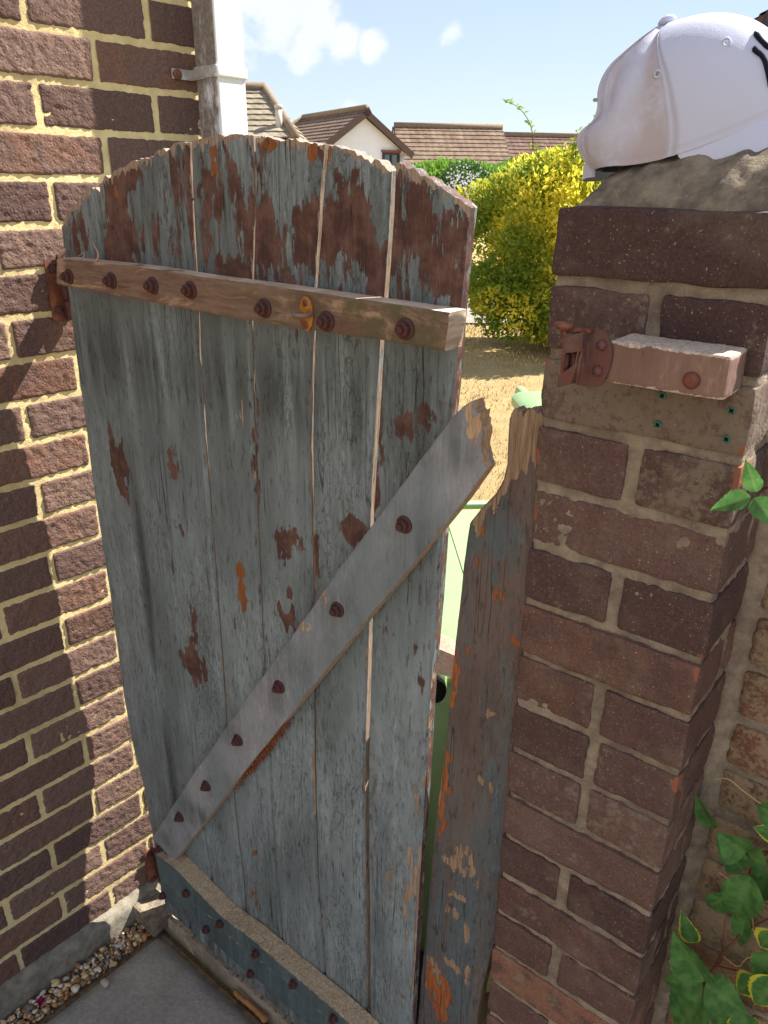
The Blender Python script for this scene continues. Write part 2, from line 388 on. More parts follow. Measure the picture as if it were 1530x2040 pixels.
M_LOOSE = m_paint('peeling_brown_paint', lin(90, 76, 73), lin(110, 97, 93), lin(86, 96, 102), lin(92, 100, 102), lin(166, 142, 118), lin(168, 104, 62), 1, .5)
M_EDGE = m_paint('weathered_rail_edge', lin(166, 150, 132), lin(184, 166, 144), lin(90, 84, 76), lin(140, 116, 96), lin(196, 178, 152), ORANGE, 0, 0, .9)
def m_railwood():
    n = NM('brown_stained_wood', .75, .25)
    st = n.map((.12, .12, 1)); g = n.noise(120, 6, .7, st); w = n.noise(30, 4, .7, n.map((.25, .25, 1)), dist=1.2); b = n.noise(9, 4, .6, n.map((.5, .5, 1)))
    c = n.mix(n.ramp(g, .3, .7), lin(104, 83, 73), lin(134, 110, 96)); c = n.mix(n.ramp(w, .52, .66, 0, .8), c, lin(176, 148, 124))
    c = n.mix(n.math('MULTIPLY', n.attr('a'), n.ramp(n.noise(40, 5, .7), .35, .6)), c, lin(96, 88, 66))
    c = n.mix(n.ramp(b, .5, .7, 0, .6), c, lin(92, 62, 54))
    fw = n.math('ADD', n.attr('g'), n.math('MULTIPLY', n.math('SUBTRACT', n.noise(140, 6, .7, st), .5), 1.2)); mw = n.ramp(fw, .5, .56)
    c = n.mix(mw, c, n.mix(n.ramp(g, .3, .7), lin(214, 196, 178), lin(168, 146, 128)))
    c = n.mix(n.ramp(n.noise(300, 3, .6, n.map((.05, .05, 1))), .64, .7, 0, .7), c, lin(60, 42, 36))
    return n.done(c, n.bump(n.math('ADD', g, w), .5, .0012))
M_RAIL = m_railwood()
def m_rust(name, a, b, c_):
    n = NM(name, .6, .5); x = n.noise(90, 6, .7); y = n.noise(25, 4, .6); c = n.mix(n.ramp(x, .35, .65), a, b); c = n.mix(n.ramp(y, .55, .7, 0, .7), c, c_)
    n.b.inputs['Metallic'].default_value = .25
    return n.done(c, n.bump(n.math('ADD', x, n.noise(400, 3, .6)), .5, .0008))
M_RUST = m_rust('dark_rust', lin(84, 50, 50), lin(60, 38, 42), lin(112, 64, 50))
M_RUSTO = m_rust('orange_rust', lin(122, 72, 54), lin(94, 56, 46), lin(150, 94, 62))
M_BRASS = m_rust('rusty_brass', lin(178, 122, 48), lin(140, 90, 50), lin(110, 74, 60))
M_GALV = m_rust('rusted_latch_steel', lin(106, 62, 56), lin(94, 68, 70), lin(112, 94, 80))
def m_plain(name, col, rough=.6, spec=.4, var=.2, sc=30, bump=.15, dirt=None):
    n = NM(name, rough, spec); x = n.noise(sc, 5, .6); c = n.mix(n.ramp(x, .3, .7, 0, var), col, n.mix(1, col, (.5, .5, .5, 1), 'MULTIPLY'))
    if dirt: c = n.mix(n.ramp(n.noise(sc*.5, 6, .75, n.map((1, 1, .4))), .48, .68, 0, .8), c, dirt)
    return n.done(c, n.bump(x, bump, .001))
# ------------------------------------------------------------------ frames
AW = rad(48.29); DW = 1.390
WD = np.array([math.cos(AW), math.sin(AW), 0]); WN = np.array([math.sin(AW), -math.cos(AW), 0])      # along wall (away), towards camera
AP = rad(-38.44); DP = .747
EU = np.array([math.cos(AP), math.sin(AP), 0]); EZ = np.array([0, 0, 1.]); EN = np.array([math.sin(AP), -math.cos(AP), 0])
GO = np.array([-.562, 1.415, 0])+EN*.021
def hit(px, py, O, n):
    d = ray(px, py); t = ((O-CAM)@n)/(d@n); return CAM+d*t
def uz(px, py, y=0):
    O = GO+EN*y; P = hit(px, py, O, EN); return (P-O)@EU, P[2]
def uzl(L, y=0): return np.array([uz(a, b, y) for a, b in L])
def ground(px, py, z=0.):
    d = ray(px, py); t = (z-CAM[2])/d[2]; return CAM+d*t
PC = np.array([.168, .820, 0])      # pillar front left foot
PW = .218; PTOP = 1.70-.012

# ================================================================== ground
def flat(name, x0, x1, y0, y1, z, mat, res=None, amp=0, label=None, kind='structure'):
    b = MB(); nx = 2 if res is None else int((x1-x0)/res)+1; ny = 2 if res is None else int((y1-y0)/res)+1
    X, Y = np.meshgrid(np.linspace(x0, x1, nx), np.linspace(y0, y1, ny)); P = np.stack([X, Y, np.full(X.shape, z)], -1)
    if amp: P[..., 2] += (fbm(P*3, 3, 4)-.5)*amp
    b.grid(P); return tag(b.build(name, mat), kind=kind)
def m_lawn():
    n = NM('dry_lawn', .95, .05); a = n.noise(3.2, 6, .7); b = n.noise(55, 5, .75); g = n.noise(1.1, 4, .6); d = n.noise(220, 3, .7)
    c = n.mix(n.ramp(a, .3, .7), lin(170, 150, 110), lin(194, 171, 127)); c = n.mix(n.ramp(g, .55, .75, 0, .55), c, lin(130, 130, 88))
    c = n.mix(n.ramp(b, .35, .7, 0, .55), c, lin(142, 120, 86)); c = n.mix(n.ramp(d, .55, .75, 0, .4), c, lin(110, 90, 60))
    return n.done(c, n.bump(n.math('ADD', b, d), .9, .012))
M_LAWN = m_lawn()
flat('ground', -120, 160, -20, 220, -.03, M_LAWN)
# lawn beyond the gate, gently uneven
lw = MB(); X, Y = np.meshgrid(np.linspace(-8, 14, 221), np.linspace(.5, 16, 156)); P = np.stack([X, Y, 0*X], -1)
P[..., 2] = -.012+(fbm(P*1.2, 5, 4)-.5)*.05+(fbm(P*9, 6, 3)-.5)*.02
lw.grid(P[:, :]); 
def side_ok(P): return ((P-GO)@EN) < -.05
Pk = P.copy(); m_ = ((Pk-GO)@EN) > -.06; Pk[..., 2][m_] = -.08
lw = MB(); lw.grid(Pk); tag(lw.build('lawn', M_LAWN), kind='structure')
# short straw-coloured tufts
def tufts():
    n = 42000; b = MB(); Px = RNG.uniform(-1.5, 6, n); Py = 1.2+RNG.uniform(0, 1, n)**1.4*10.5
    P0 = np.stack([Px, Py, 0*Px-.02], -1); keep = ((P0-GO)@EN) < -.10; P0 = P0[keep]; n = len(P0)
    dist = P0[:, 1]; h = RNG.uniform(.012, .045, n); w = .0012+dist*.0006; th = RNG.uniform(0, 6.28, n); ln = RNG.uniform(-.6, .6, (n, 2))*h[:, None]
    a = np.stack([np.cos(th)*w, np.sin(th)*w, 0*w], -1); t = P0+np.concatenate([ln, h[:, None]], 1)
    V = np.stack([P0-a, P0+a, t+a*.2, t-a*.2], 1).reshape(-1, 3); c = RNG.uniform(0, 1, n).repeat(4)
    k = b.verts(V, np.stack([c, c, c, c], -1)); b.quads(np.arange(4*n).reshape(-1, 4)+k)
    m = NM('dry_grass_blades', .9, .1); o = b.build('dry_grass', m.done(m.mix(m.attr('r'), lin(158, 138, 96), lin(196, 176, 130))), smooth=False)
    tag(o, kind='stuff')
tufts()

# paving flags in front of the gate, laid along the gate line
ZG = 0.0
def paving():
    base = hit(290, 1803, WD*0+DW*-1*0+np.array([DW*-math.sin(AW), DW*math.cos(AW), 0]), np.array([-math.sin(AW), math.cos(AW), 0]))
    b = MB(); e1 = WD; e2 = WN
    # wall foot origin; strip of gravel about 95 mm wide, then flags
    O = np.array([-DW*math.sin(AW), DW*math.cos(AW), 0])
    return O
WO = np.array([-DW*math.sin(AW), DW*math.cos(AW), 0])     # a point of the house wall plane
sC = (hit(388, 10, WO, WN)-WO)@WD                          # corner of the house, measured along the wall
def wp(s, z, out=0): return WO+WD*(sC+s)+EZ*z+WN*out
gE = ground(313, 1851); gE2 = ground(188, 1949); gE3 = ground(84, 2035)
slab_d = np.mean([(g-WO)@WN for g in (gE, gE2, gE3)])
sillL = [ground(327, 1848), ground(463, 1978), ground(521, 2040)]
sill_y = np.mean([(g-GO)@EN for g in sillL])
print('slab edge from wall', slab_d, 'slab edge from gate', [float((g-GO)@EN) for g in sillL], [float((g-WO)@WN) for g in (gE, gE2, gE3)])
def clip_line_pts(a, b_):  # intersection of out-from-wall distance a and out-from-gate distance b_
    A = np.array([WN[:2], EN[:2]]); r = np.array([WN@WO+a, EN@GO+b_]); p = np.linalg.solve(A, r); return np.array([p[0], p[1], 0])
def flagstones():
    b = MB(); g = .006
    ds = [slab_d, slab_d+.455, slab_d+.91, slab_d+1.365, slab_d+1.82]; es = [sill_y, sill_y+.60, sill_y+1.2, sill_y+1.8]
    for i in range(4):
        for j in range(3):
            q = [clip_line_pts(ds[i]+g, es[j]+g), clip_line_pts(ds[i+1]-g, es[j]+g), clip_line_pts(ds[i+1]-g, es[j+1]-g), clip_line_pts(ds[i]+g, es[j+1]-g)]
            n = 26; s_, t_ = np.meshgrid(np.linspace(0, 1, n), np.linspace(0, 1, n))
            P = (q[0]*((1-s_)*(1-t_))[..., None]+q[1]*(s_*(1-t_))[..., None]+q[2]*(s_*t_)[..., None]+q[3]*((1-s_)*t_)[..., None])
            e = np.minimum(np.minimum(s_, 1-s_), np.minimum(t_, 1-t_))
            P[..., 2] = .012+(fbm(P*14, 2, 4)-.5)*.006-np.where(e < .001, .03, np.where(e < .045, .003, 0))
            b.grid(P, flip=False)
    return tag(b.build('paving', M_SLAB), kind='structure')
flagstones()
n_ = NM('soil', .95, .1); M_SOIL = n_.done(n_.mix(n_.ramp(n_.noise(60, 5, .7), .3, .7), lin(92, 78, 62), lin(140, 122, 98)), n_.bump(n_.noise(120, 5, .7), .8, .004))
b = MB(); q = [clip_line_pts(-.02, .02), clip_line_pts(3, .02), clip_line_pts(3, 3), clip_line_pts(-.02, 3)]
k = b.verts([p+EZ*-.012 for p in q]); b.poly([k+3, k+2, k+1, k]); tag(b.build('bedding_soil', M_SOIL), kind='structure')

# ================================================================== house wall
def house_wall():
    O = wp(0, 0); root = thing('house_wall', wp(0, 0), 'brown textured brick house wall with cream mortar at the left', 'wall')
    b = MB(); mo = MB(); rows = range(-14, 26); ztop = 1.70+.234
    for k in rows:
        zc = ztop-.075*(k-.5)            # centre of the course between joints k-1 and k
        odd = k % 2 != 0
        edges = [0.0]; x = -.2175 if odd else -.105
        while x > -2.6: edges.append(x); x -= .225
        for j in range(len(edges)-1):
            r, l = edges[j]-(0 if j == 0 else .005), edges[j+1]+.005
            near = r > -.75
            tone = RNG.rand(); org = max(0, RNG.rand()*1.4-1.0)
            c = (tone, org, RNG.rand(), .1)
            cc = c
            def colfn(Pw, C):
                s = (Pw-WO)@WD-sC; z = Pw[..., 2]; A = np.zeros(Pw.shape[:2]+(4,)); A[..., :] = C
                # rust washed down the bricks below the upper hinge
                A[..., 1] = np.maximum(A[..., 1], 1.3*np.exp(-((s+.23)/.09)**2)*np.exp(-((z-1.47)/.10)**2))
                return A
            w = r-l; cen = wp((r+l)/2, zc, -.05+RNG.uniform(-.0012, .0012))
            b.rbox(cen, (WD, EZ, WN), (w, .0645+RNG.uniform(-.001, .001), .10), .0045, .0030 if near else .014, amp=.0024, fs=120, seed=int(RNG.randint(99)), C=c,
                   faces=('yYZX' if j == 0 else 'yYZx'), amp2=.0010, fs2=25, colfn=colfn)
    # mortar: one rough sheet just behind the faces
    for (l, r, rs) in ((-.85, -.003, .0055), (-2.6, -.85, .03)):
        S, Z = np.meshgrid(np.arange(l, r+rs*.5, rs), np.arange(.03, ztop+.075*14.5, rs)); P = wp(0, 0)[None, None]+WD*(S[..., None])+EZ*Z[..., None]
        d = -.0030+(fbm(P*150, 4, 3)-.5)*.0035; P = P+WN*d[..., None]; b.grid(P, (0, 0, 0, 0), 1, flip=False)
    b.box(wp(-1.31, 1.49, -.13), (WD, EZ, WN), (2.6, 2.98, .17), 1)
    b.build('brickwork', [M_HB, M_HM], root)
    # side of the house round the corner, seen only from the garden
    b = MB(); D2 = -WN
    for k in rows:
        zc = ztop-.075*(k-.5); x = .105 if k % 2 else .2175; e = [0.012, x]
        while x < 3: x += .225; e.append(x)
        for j in range(1, len(e)-1):
            cen = wp(-.052, zc, -.0)+D2*(e[j]+e[j+1])/2
            b.rbox(cen, (D2, EZ, WD), (e[j+1]-e[j]-.01, .0645, .10), .006, .02, amp=.002, fs=75, seed=k & 31, C=(RNG.rand(), 0, 0, .1), faces='xXyYZ')
    b.box(wp(-.06, 1.49, 0)+D2*1.6, (D2, EZ, WD), (3.1, 2.98, .107), 1)
    b.build('side_brickwork', [M_HB, M_HM], root)
    # cement fillet along the foot
    b = MB(); S = np.linspace(-2.6, .0, 420); prof = [(-.02, .075), (.004, .072), (.016, .063), (.020, .045), (.021, .02), (.023, -.02)]
    P = np.array([[wp(s, z, o) for s in S] for (o, z) in prof]); nn = (fbm(P*60, 8, 4)-.5)
    P = P+WN*(nn*.008)[..., None]+EZ*(nn*.007)[..., None]
    b.grid(P, flip=True); b.build('cement_fillet', m_mortar('grey_render', lin(112, 108, 98), lin(146, 140, 128), .9), root)
    return root
HW = house_wall()

# ================================================================== gravel
def gravel():
    b = MB(); pal = [lin(196, 170, 130), lin(226, 216, 200), lin(168, 124, 84), lin(206, 200, 194), lin(150, 110, 80), lin(186, 134, 84), lin(120, 108, 100), lin(214, 188, 146)]
    n = 2600
    ico = [(0, 0, 1), (.89, 0, .45), (.28, .85, .45), (-.72, .53, .45), (-.72, -.53, .45), (.28, -.85, .45), (.72, .53, -.45), (-.28, .85, -.45), (-.89, 0, -.45), (-.28, -.85, -.45), (.72, -.53, -.45), (0, 0, -1)]
    import bmesh
    bm = bmesh.new(); bmesh.ops.create_icosphere(bm, subdivisions=2, radius=1); V0 = np.array([v.co[:] for v in bm.verts]); T0 = [[v.index for v in f.verts] for f in bm.faces]; bm.free()
    for i in range(n):
        e = RNG.uniform(.02, 1.5)**1.0; d = RNG.uniform(.028, slab_d-.002)
        p = clip_line_pts(d, e+.0); 
        if e < .05 and d > .09: continue
        r = RNG.choice([.0028, .004, .0055, .0075], p=[.35, .35, .22, .08]); sc = r*np.array([RNG.uniform(.8, 1.5), RNG.uniform(.7, 1.1), RNG.uniform(.5, .8)])
        a = RNG.uniform(0, 6.28); tl = RNG.uniform(-.5, .5)
        Vv = V0*(1+.5*(vn(V0*1.3+i*3.7, 1)-.5)[:, None]*2)*sc; ca, sa = math.cos(a), math.sin(a); ct, st = math.cos(tl), math.sin(tl)
        Vv = np.stack([Vv[:, 0], Vv[:, 1]*ct-Vv[:, 2]*st, Vv[:, 1]*st+Vv[:, 2]*ct], -1); Vv = np.stack([Vv[:, 0]*ca-Vv[:, 1]*sa, Vv[:, 0]*sa+Vv[:, 1]*ca, Vv[:, 2]], -1)
        p = p+EZ*(RNG.uniform(-.008, .006)+r*.3)
        k = b.verts(Vv+p, pal[RNG.randint(len(pal))])
        for t in T0: b.poly([k+t[0], k+t[1], k+t[2]])
    m = NM('mixed_gravel', .7, .35); x = m.noise(140, 5, .7)
    c = m.mix(m.ramp(x, .35, .7, 0, .55), m.attr('c'), m.mix(1, m.attr('c'), (.55, .45, .36, 1), 'MULTIPLY'))
    tag(b.build('gravel', m.done(c, m.bump(x, .3, .001))), kind='stuff')
gravel()

# ================================================================== threshold of the gate
def sill():
    root = thing('concrete_threshold', clip_line_pts(.3, sill_y*.5), 'low rough concrete threshold strip under the gate', 'threshold')
    b = MB(); S = np.linspace(-.05, .93, 240)      # along the gate
    w = sill_y-.012
    prof = [(w, -.02), (w, .018), (w-.004, .030), (w-.020, .034), (w*.5, .036), (.0, .036), (-.05, .034), (-.075, .03), (-.085, -.05)]
    P = np.array([[GO+EU*s+EN*o+EZ*z for s in S] for (o, z) in prof]); nn = fbm(P*45, 8, 4)-.5
    P = P+EZ*(nn*.014)[..., None]+EN*(nn*.006)[..., None]
    b.grid(P, flip=False); b.build('strip', M_SILL, root)
    # joint block in the corner
    b = MB(); c = clip_line_pts(.055, sill_y*.62)+EZ*.03
    b.rbox(c, (EU, EN, EZ), (.085, .075, .05), .006, .006, amp=.003, fs=80)
    b.build('corner_block', M_CAPM, root)
sill()

# ================================================================== gate
def strip(b, fr, L, R, zb, zt, th, yf, nu=22, dv=.005, wear=None, m=0, groove=0, jag=0, seed=0, relief=.0006, back=True, twist=0, es=None):
    """a plank: fr=(O,ea,eb,en); L,R = polylines (b,a); zb, zt = end outlines as (f,b) lists or numbers"""
    O, ea, eb, en = fr; L = np.asarray(L); R = np.asarray(R)
    f = np.linspace(0, 1, nu); f = .5-.5*np.cos(f*math.pi) if groove else f
    f = np.clip(f, 0, 1)
    g_ = lambda z: np.full(nu, float(z)) if np.isscalar(z) else np.interp(f, [q[0] for q in z], [q[1] for q in z])
    z0, z1 = g_(zb), g_(zt)
    if jag:
        z1 = z1+(fbm(np.stack([f*nu*.33+seed, 0*f, 0*f], -1), seed, 4, .85)-.55)*jag*(.8+5*vn(np.stack([f*3.1+seed, 0*f, 0*f+.5], -1), seed+2)**2)
    nv = max(3, int((z1.max()-z0.min())/dv)); t = np.linspace(0, 1, nv)
    B = z0[None]+(z1-z0)[None]*t[:, None]
    A = np.interp(B, L[:, 0], L[:, 1])*(1-f)[None]+np.interp(B, R[:, 0], R[:, 1])*f[None]
    P = O+A[..., None]*ea+B[..., None]*eb
    wd = A[:, -1:]-A[:, :1]; ed = np.minimum(f[None]*wd, (1-f[None])*wd)
    d = yf+(fbm(np.stack([A*220, B*14, 0*A], -1), seed, 3)-.5)*2*relief
    d = d-np.where(ed < .002, .0016, 0)
    if groove: d = d-groove*np.clip(1-np.abs(ed-.0)/.004, 0, 1)
    d = d+twist*(f[None]-.5)*(t[:, None]-.4)
    jx = (fbm(np.stack([B*30, B*0+seed, B*0], -1), seed+5, 3)-.5)*.0016
    P = P+en*d[..., None]+ea*(jx*(ed < .002))[..., None]
    C = np.zeros(P.shape[:2]+(4,)) if wear is None else wear(P, ed, t)
    i = b.grid(P, C, m)
    Pb = O+A[..., None]*ea+B[..., None]*eb+en*(yf-th+twist*(f[None]-.5)*(t[:, None]-.4))[..., None]
    Cb = C.copy()
    j = b.grid(Pb, Cb, m, flip=True)
    Es = np.zeros(4); Es[1] = .66; Es[0] = .3
    if es is not None: Es[:] = es
    # sides carry their own vertices so that the sawn edges can be bare
    for (ring, fl) in (((i[:, 0], j[:, 0]), True), ((i[:, -1], j[:, -1]), False), ((i[0], j[0]), False), ((i[-1], j[-1]), True)):
        allv = np.concatenate(b.v); a_, c_ = allv[ring[0]], allv[ring[1]]
        b.grid(np.stack([a_, a_*.5+c_*.5, c_], 0), np.broadcast_to(Es, (3, len(a_), 4)), m, flip=fl)
GF = (GO, EU, EZ, EN)
LPX = [
 [(121, 460), (125, 500), (133, 575), (155, 750), (173, 880), (182, 955), (217, 1180), (245, 1390), (262, 1480), (285, 1570), (303, 1670), (325, 1790)],
 [(197, 376), (208, 525), (214, 586), (223, 706), (236, 811), (248, 934), (280, 1180), (290, 1264), (305, 1368), (319, 1477), (336, 1577), (360, 1720), (372, 1800)],
 [(277, 315), (283, 440), (289, 530), (295, 610), (304, 722), (310, 795), (317, 855), (325, 926), (354, 1232), (363, 1347), (375, 1437), (386, 1540), (405, 1652), (422, 1757), (432, 1850)],
 [(375, 281), (380, 430), (387, 545), (391, 620), (395, 717), (402, 803), (406, 874), (412, 947), (430, 1180), (441, 1326), (449, 1452), (464, 1587), (473, 1673), (483, 1746), (490, 1822), (500, 1920)],
 [(501, 268), (503, 310), (503, 430), (499, 560), (498, 646), (500, 717), (501, 782), (506, 939), (509, 1026), (516, 1157), (524, 1345), (536, 1540), (547, 1723), (562, 1872), (572, 1990)],
 [(645, 288), (637, 375), (631, 470), (623, 579), (621, 658), (617, 777), (616, 895), (618, 1012), (622, 1209), (623, 1376), (624, 1540), (630, 1749), (645, 1937), (652, 2060)],
 [(780, 328), (776, 423), (770, 517), (764, 598), (756, 690), (750, 800), (744, 900), (737, 1024), (735, 1235), (731, 1380), (727, 1560), (728, 1700), (732, 2010), (733, 2120)],
 [(934, 412), (927, 470), (914, 611), (904, 748), (897, 821), (880, 1050), (870, 1200), (856, 1360), (843, 1593), (829, 1827), (818, 2040), (815, 2130)]]
GAP = [(.0, .0), (.0030, .0018), (.0022, .0028), (.0050, .0036), (.0042, .0022), (.0046, .0020), (.0080, .0105), (0, 0)]
LN = [np.array([(z, u) for (u, z) in [uz(*q) for q in L]])[::-1] for L in LPX]
TOPPX = [
 [(121, 470), (120, 455), (126, 435), (145, 410), (160, 395), (175, 378), (190, 374), (198, 380)],
 [(200, 372), (215, 352), (240, 335), (262, 320), (276, 318)],
 [(280, 318), (300, 308), (330, 294), (355, 283), (372, 281)],
 [(380, 283), (400, 276), (430, 270), (460, 266), (492, 266), (500, 270)],
 [(511, 276), (520, 270), (545, 272), (575, 273), (592, 276), (600, 280), (620, 281), (643, 287)],
 [(648, 290), (670, 289), (700, 300), (730, 312), (755, 322), (778, 335)],
 [(781, 328), (792, 320), (805, 326), (830, 338), (860, 352), (890, 375), (915, 395), (933, 412)]]
def patchset(lst, y=0):
    out = []
    for (px, py, rx, ry, ch, s) in lst:
        u, z = uz(px, py, y); u2, _ = uz(px+rx, py, y); _, z2 = uz(px, py+ry, y)
        out.append((u, z, max(abs(u2-u), .002), max(abs(z2-z), .002), 'rgba'.index(ch), s))
    return out
PATCH = patchset([
 (222, 880, 8, 45, 'r', .9), (238, 935, 13, 50, 'r', 1.1), (250, 990, 7, 30, 'r', .9), (254, 1130, 12, 18, 'r', .6), (347, 930, 10, 22, 'r', .65), (356, 1050, 10, 16, 'r', .6), (387, 1245, 9, 40, 'r', .6),
 (385, 1320, 22, 36, 'r', .95), (397, 1350, 10, 18, 'r', .7), (566, 1078, 20, 30, 'r', .9), (597, 1090, 9, 16, 'r', .6), (577, 1182, 9, 16, 'r', .7), (572, 1230, 20, 20, 'r', .8), (806, 860, 28, 32, 'r', .8), (850, 845, 18, 34, 'r', .8),
 (757, 900, 8, 70, 'r', .7), (748, 990, 9, 50, 'r', .6), (820, 940, 30, 20, 'r', .4), (705, 1062, 22, 26, 'r', .9), (630, 1110, 7, 60, 'r', .7), (510, 850, 8, 160, 'r', .45), (512, 1050, 6, 200, 'r', .35), (300, 1280, 4, 60, 'r', .4), (460, 1240, 10, 90, 'r', .2),
 (245, 490, 34, 50, 'r', .8), (250, 350, 26, 26, 'r', .7), (160, 460, 14, 30, 'r', .4), (225, 400, 20, 40, 'r', .35), (415, 400, 14, 60, 'r', .5), (480, 400, 12, 60, 'r', .35), (455, 540, 40, 30, 'r', .5),
 (527, 480, 26, 70, 'r', .75), (612, 470, 32, 70, 'r', .75), (690, 440, 46, 60, 'r', .95), (740, 530, 34, 60, 'r', .8), (668, 470, 20, 60, 'r', .7), (810, 480, 26, 90, 'r', .3), (880, 530, 36, 80, 'r', .5), (910, 440, 20, 90, 'r', .5), (850, 430, 30, 60, 'r', .3),
 (840, 1360, 9, 22, 'r', .6), (760, 1260, 18, 14, 'r', .4), (835, 1310, 16, 24, 'r', .45),
 (425, 330, 9, 44, 'b', .65), (240, 400, 7, 22, 'b', .6), (540, 290, 22, 16, 'b', .6), (612, 305, 20, 22, 'b', .6), (655, 300, 8, 22, 'b', .5), (722, 318, 9, 14, 'b', .5), (478, 1130, 9, 30, 'b', .75), (486, 1190, 9, 26, 'b', .7), (473, 1215, 12, 10, 'b', .5),
 (510, 1700, 6, 16, 'b', .8), (508, 1800, 12, 24, 'b', .55), (548, 1660, 5, 10, 'b', .6), (745, 1650, 7, 60, 'b', .3), (742, 1420, 6, 20, 'b', .4), (740, 1300, 5, 20, 'b', .4), (805, 1990, 30, 24, 'b', .4), (625, 1370, 4, 30, 'b', .25), (850, 450, 12, 30, 'b', .35),
 (478, 840, 12, 30, 'g', .4), (492, 920, 8, 30, 'g', .4), (620, 1510, 10, 120, 'g', .1), (560, 560, 50, 18, 'g', .22), (640, 520, 30, 40, 'g', .1), (690, 560, 40, 50, 'g', .15), (800, 570, 30, 50, 'g', .15), (470, 1260, 8, 30, 'g', .3), (820, 960, 14, 20, 'g', .35),
 (800, 1750, 60, 60, 'g', .24), (825, 1700, 14, 240, 'g', .3), (775, 1800, 26, 60, 'g', .2), (760, 1930, 30, 40, 'g', .22), (790, 1510, 40, 80, 'g', .16), (650, 1590, 60, 120, 'g', .12), (770, 1340, 40, 40, 'g', .2)])
def addpatch(C, u, z, lst):
    q = np.stack([u*90, z*45, 0*u], -1); q2 = np.stack([u*260, z*130, 0*u], -1)
    a = (fbm(q, 201, 2)-.5)*.030+(fbm(q2, 203, 2)-.5)*.012; b_ = (fbm(q, 205, 2)-.5)*.07+(fbm(q2, 207, 2)-.5)*.03
    for (pu, pz, ru, rz_, ch, s) in lst:
        sc = min(1., ru/.012); sz = min(1., rz_/.03)
        d = np.sqrt(((u+a*sc-pu)/(ru*1.15))**2+((z+b_*sz-pz)/(rz_*1.15))**2)
        C[..., ch] += s*np.clip((1.25-d)*1.1, 0, 1)
def board_wear(k):
    pl = TOPPX[k]; tz = np.array([uz(*q) for q in pl]); o = np.argsort(tz[:, 0]); tz = tz[o]
    def fn(P, ed, t):
        Q = P-GO; u = Q@EU; z = P[..., 2]; C = np.zeros(P.shape[:2]+(4,))
        top = np.interp(u, tz[:, 0], tz[:, 1])-z
        up = np.clip((z-1.545)/.03, 0, 1)
        lowf = fbm(np.stack([u*22+k*5, z*7, 0*u], -1), 40+k, 3)
        C[..., 0] = .17+up*(.28+.7*(lowf-.5)+.04*k/6)+np.clip((lowf-.55), 0, 1)*.45*(1-up)+.12*np.exp(-(ed/.006)**2)
        if k == 0: C[..., 0] -= .22*(1-up)
        tb_ = fbm(np.stack([u*260, 0*u, 0*u], -1), 90+k, 3); C[..., 1] = .95*np.clip(1-top/(.003+.055*tb_**2*(.4+lowf)), 0, 1)+.10+np.clip(.95-z, 0, .8)*.16*(.3+k/6)*(lowf > .42)
        C[..., 1] += .35*np.exp(-(ed/.003)**2)*(.4+lowf)-(.2 if k < 3 else 0)*(1-up)
        C[..., 2] = .32*np.clip(1-abs(top-.02)/.028, 0, 1)*(lowf > .5)
        belt = .5*np.exp(-((z-1.43)/.085)**2)
        C[..., 3] = .25+1.15*belt+.5*np.exp(-((z-.1)/.2)**2)+.35*up+(.7*np.exp(-((u-.155)/.016)**2)*np.clip((1.3-z)/.2, 0, 1) if k == 1 else 0)
        addpatch(C, u, z, PATCH)
        return np.clip(C, 0, 1.5)
    return fn
GATE = thing('garden_gate', (float(GO[0]), float(GO[1]), .045), 'weathered arched wooden plank gate with peeling slate blue paint and broken diagonal brace', 'gate')
ZBOT = .047
for k in range(7):
    L = LN[k].copy(); R = LN[k+1].copy()
    def gw(g, z): return np.interp(z, [.6, 1.2], [g[1], g[0]])
    L[:, 1] += gw(GAP[k], L[:, 0])*.5; R[:, 1] -= gw(GAP[k+1], R[:, 0])*.5
    tp = np.array([uz(*q) for q in TOPPX[k]]); uu = (tp[:, 0]-tp[0, 0])/(tp[-1, 0]-tp[0, 0])
    zt = [(float(np.clip(a, 0, 1)), float(z)) for a, z in zip(uu, tp[:, 1])]
    if k == 0: zt = [(0, uz(121, 480)[1])]+zt[1:]
    bb = MB(); strip(bb, GF, L, R, ZBOT+RNG.uniform(0, .004), sorted(zt), .018, RNG.uniform(-.0015, .0012), nu=30, dv=.0045, wear=board_wear(k), groove=.0034, jag=.006, seed=k*7+3, relief=.0007, twist=RNG.uniform(-.003, .003), es=(.75, .36, .1, .5) if k == 6 else None)
    bb.build('board', M_BOARD, GATE, sharp=50)

# --- top rail
def rail(name, topL, botL, yf, th, mat, wear, seed, nu=16, relief=.0005):
    T = np.array([uz(*q, yf) for q in topL]); Bm = np.array([uz(*q, yf) for q in botL])
    fr = (GO, EZ, EU, EN)          # across = up, along = gate
    L = Bm[:, :]; R = T[:, :]
    bb = MB(); strip(bb, (GO, EZ, EU, EN), L, R, [(0, Bm[0, 0]), (1, T[0, 0])], [(0, Bm[-1, 0]), (1, T[-1, 0])], th, yf, nu=nu, dv=.005, wear=wear, seed=seed, relief=relief, jag=.001)
    # this frame is left-handed: turn the faces round
    bb.q = [q[:, ::-1] for q in bb.q]
    return bb
def rail_wear(P, ed, t):
    C = np.zeros(P.shape[:2]+(4,)); u = (P-GO)@EU; C[..., 1] = .5*np.exp(-(ed/.0035)**2)*(fbm(P*40, 3, 2))+.05; C[..., 3] = np.clip((u-.42)/.3, 0, 1); return C
RT = [(113, 514), (280, 532), (400, 552), (560, 573), (618, 582), (762, 603), (896, 623)]
RB = [(113, 566), (205, 584), (310, 605), (480, 636), (618, 658), (762, 678), (886, 700)]
rail('top_rail', RT, RB, .034, .034, M_RAIL, rail_wear, 3).build('top_rail', M_RAIL, GATE, sharp=50)

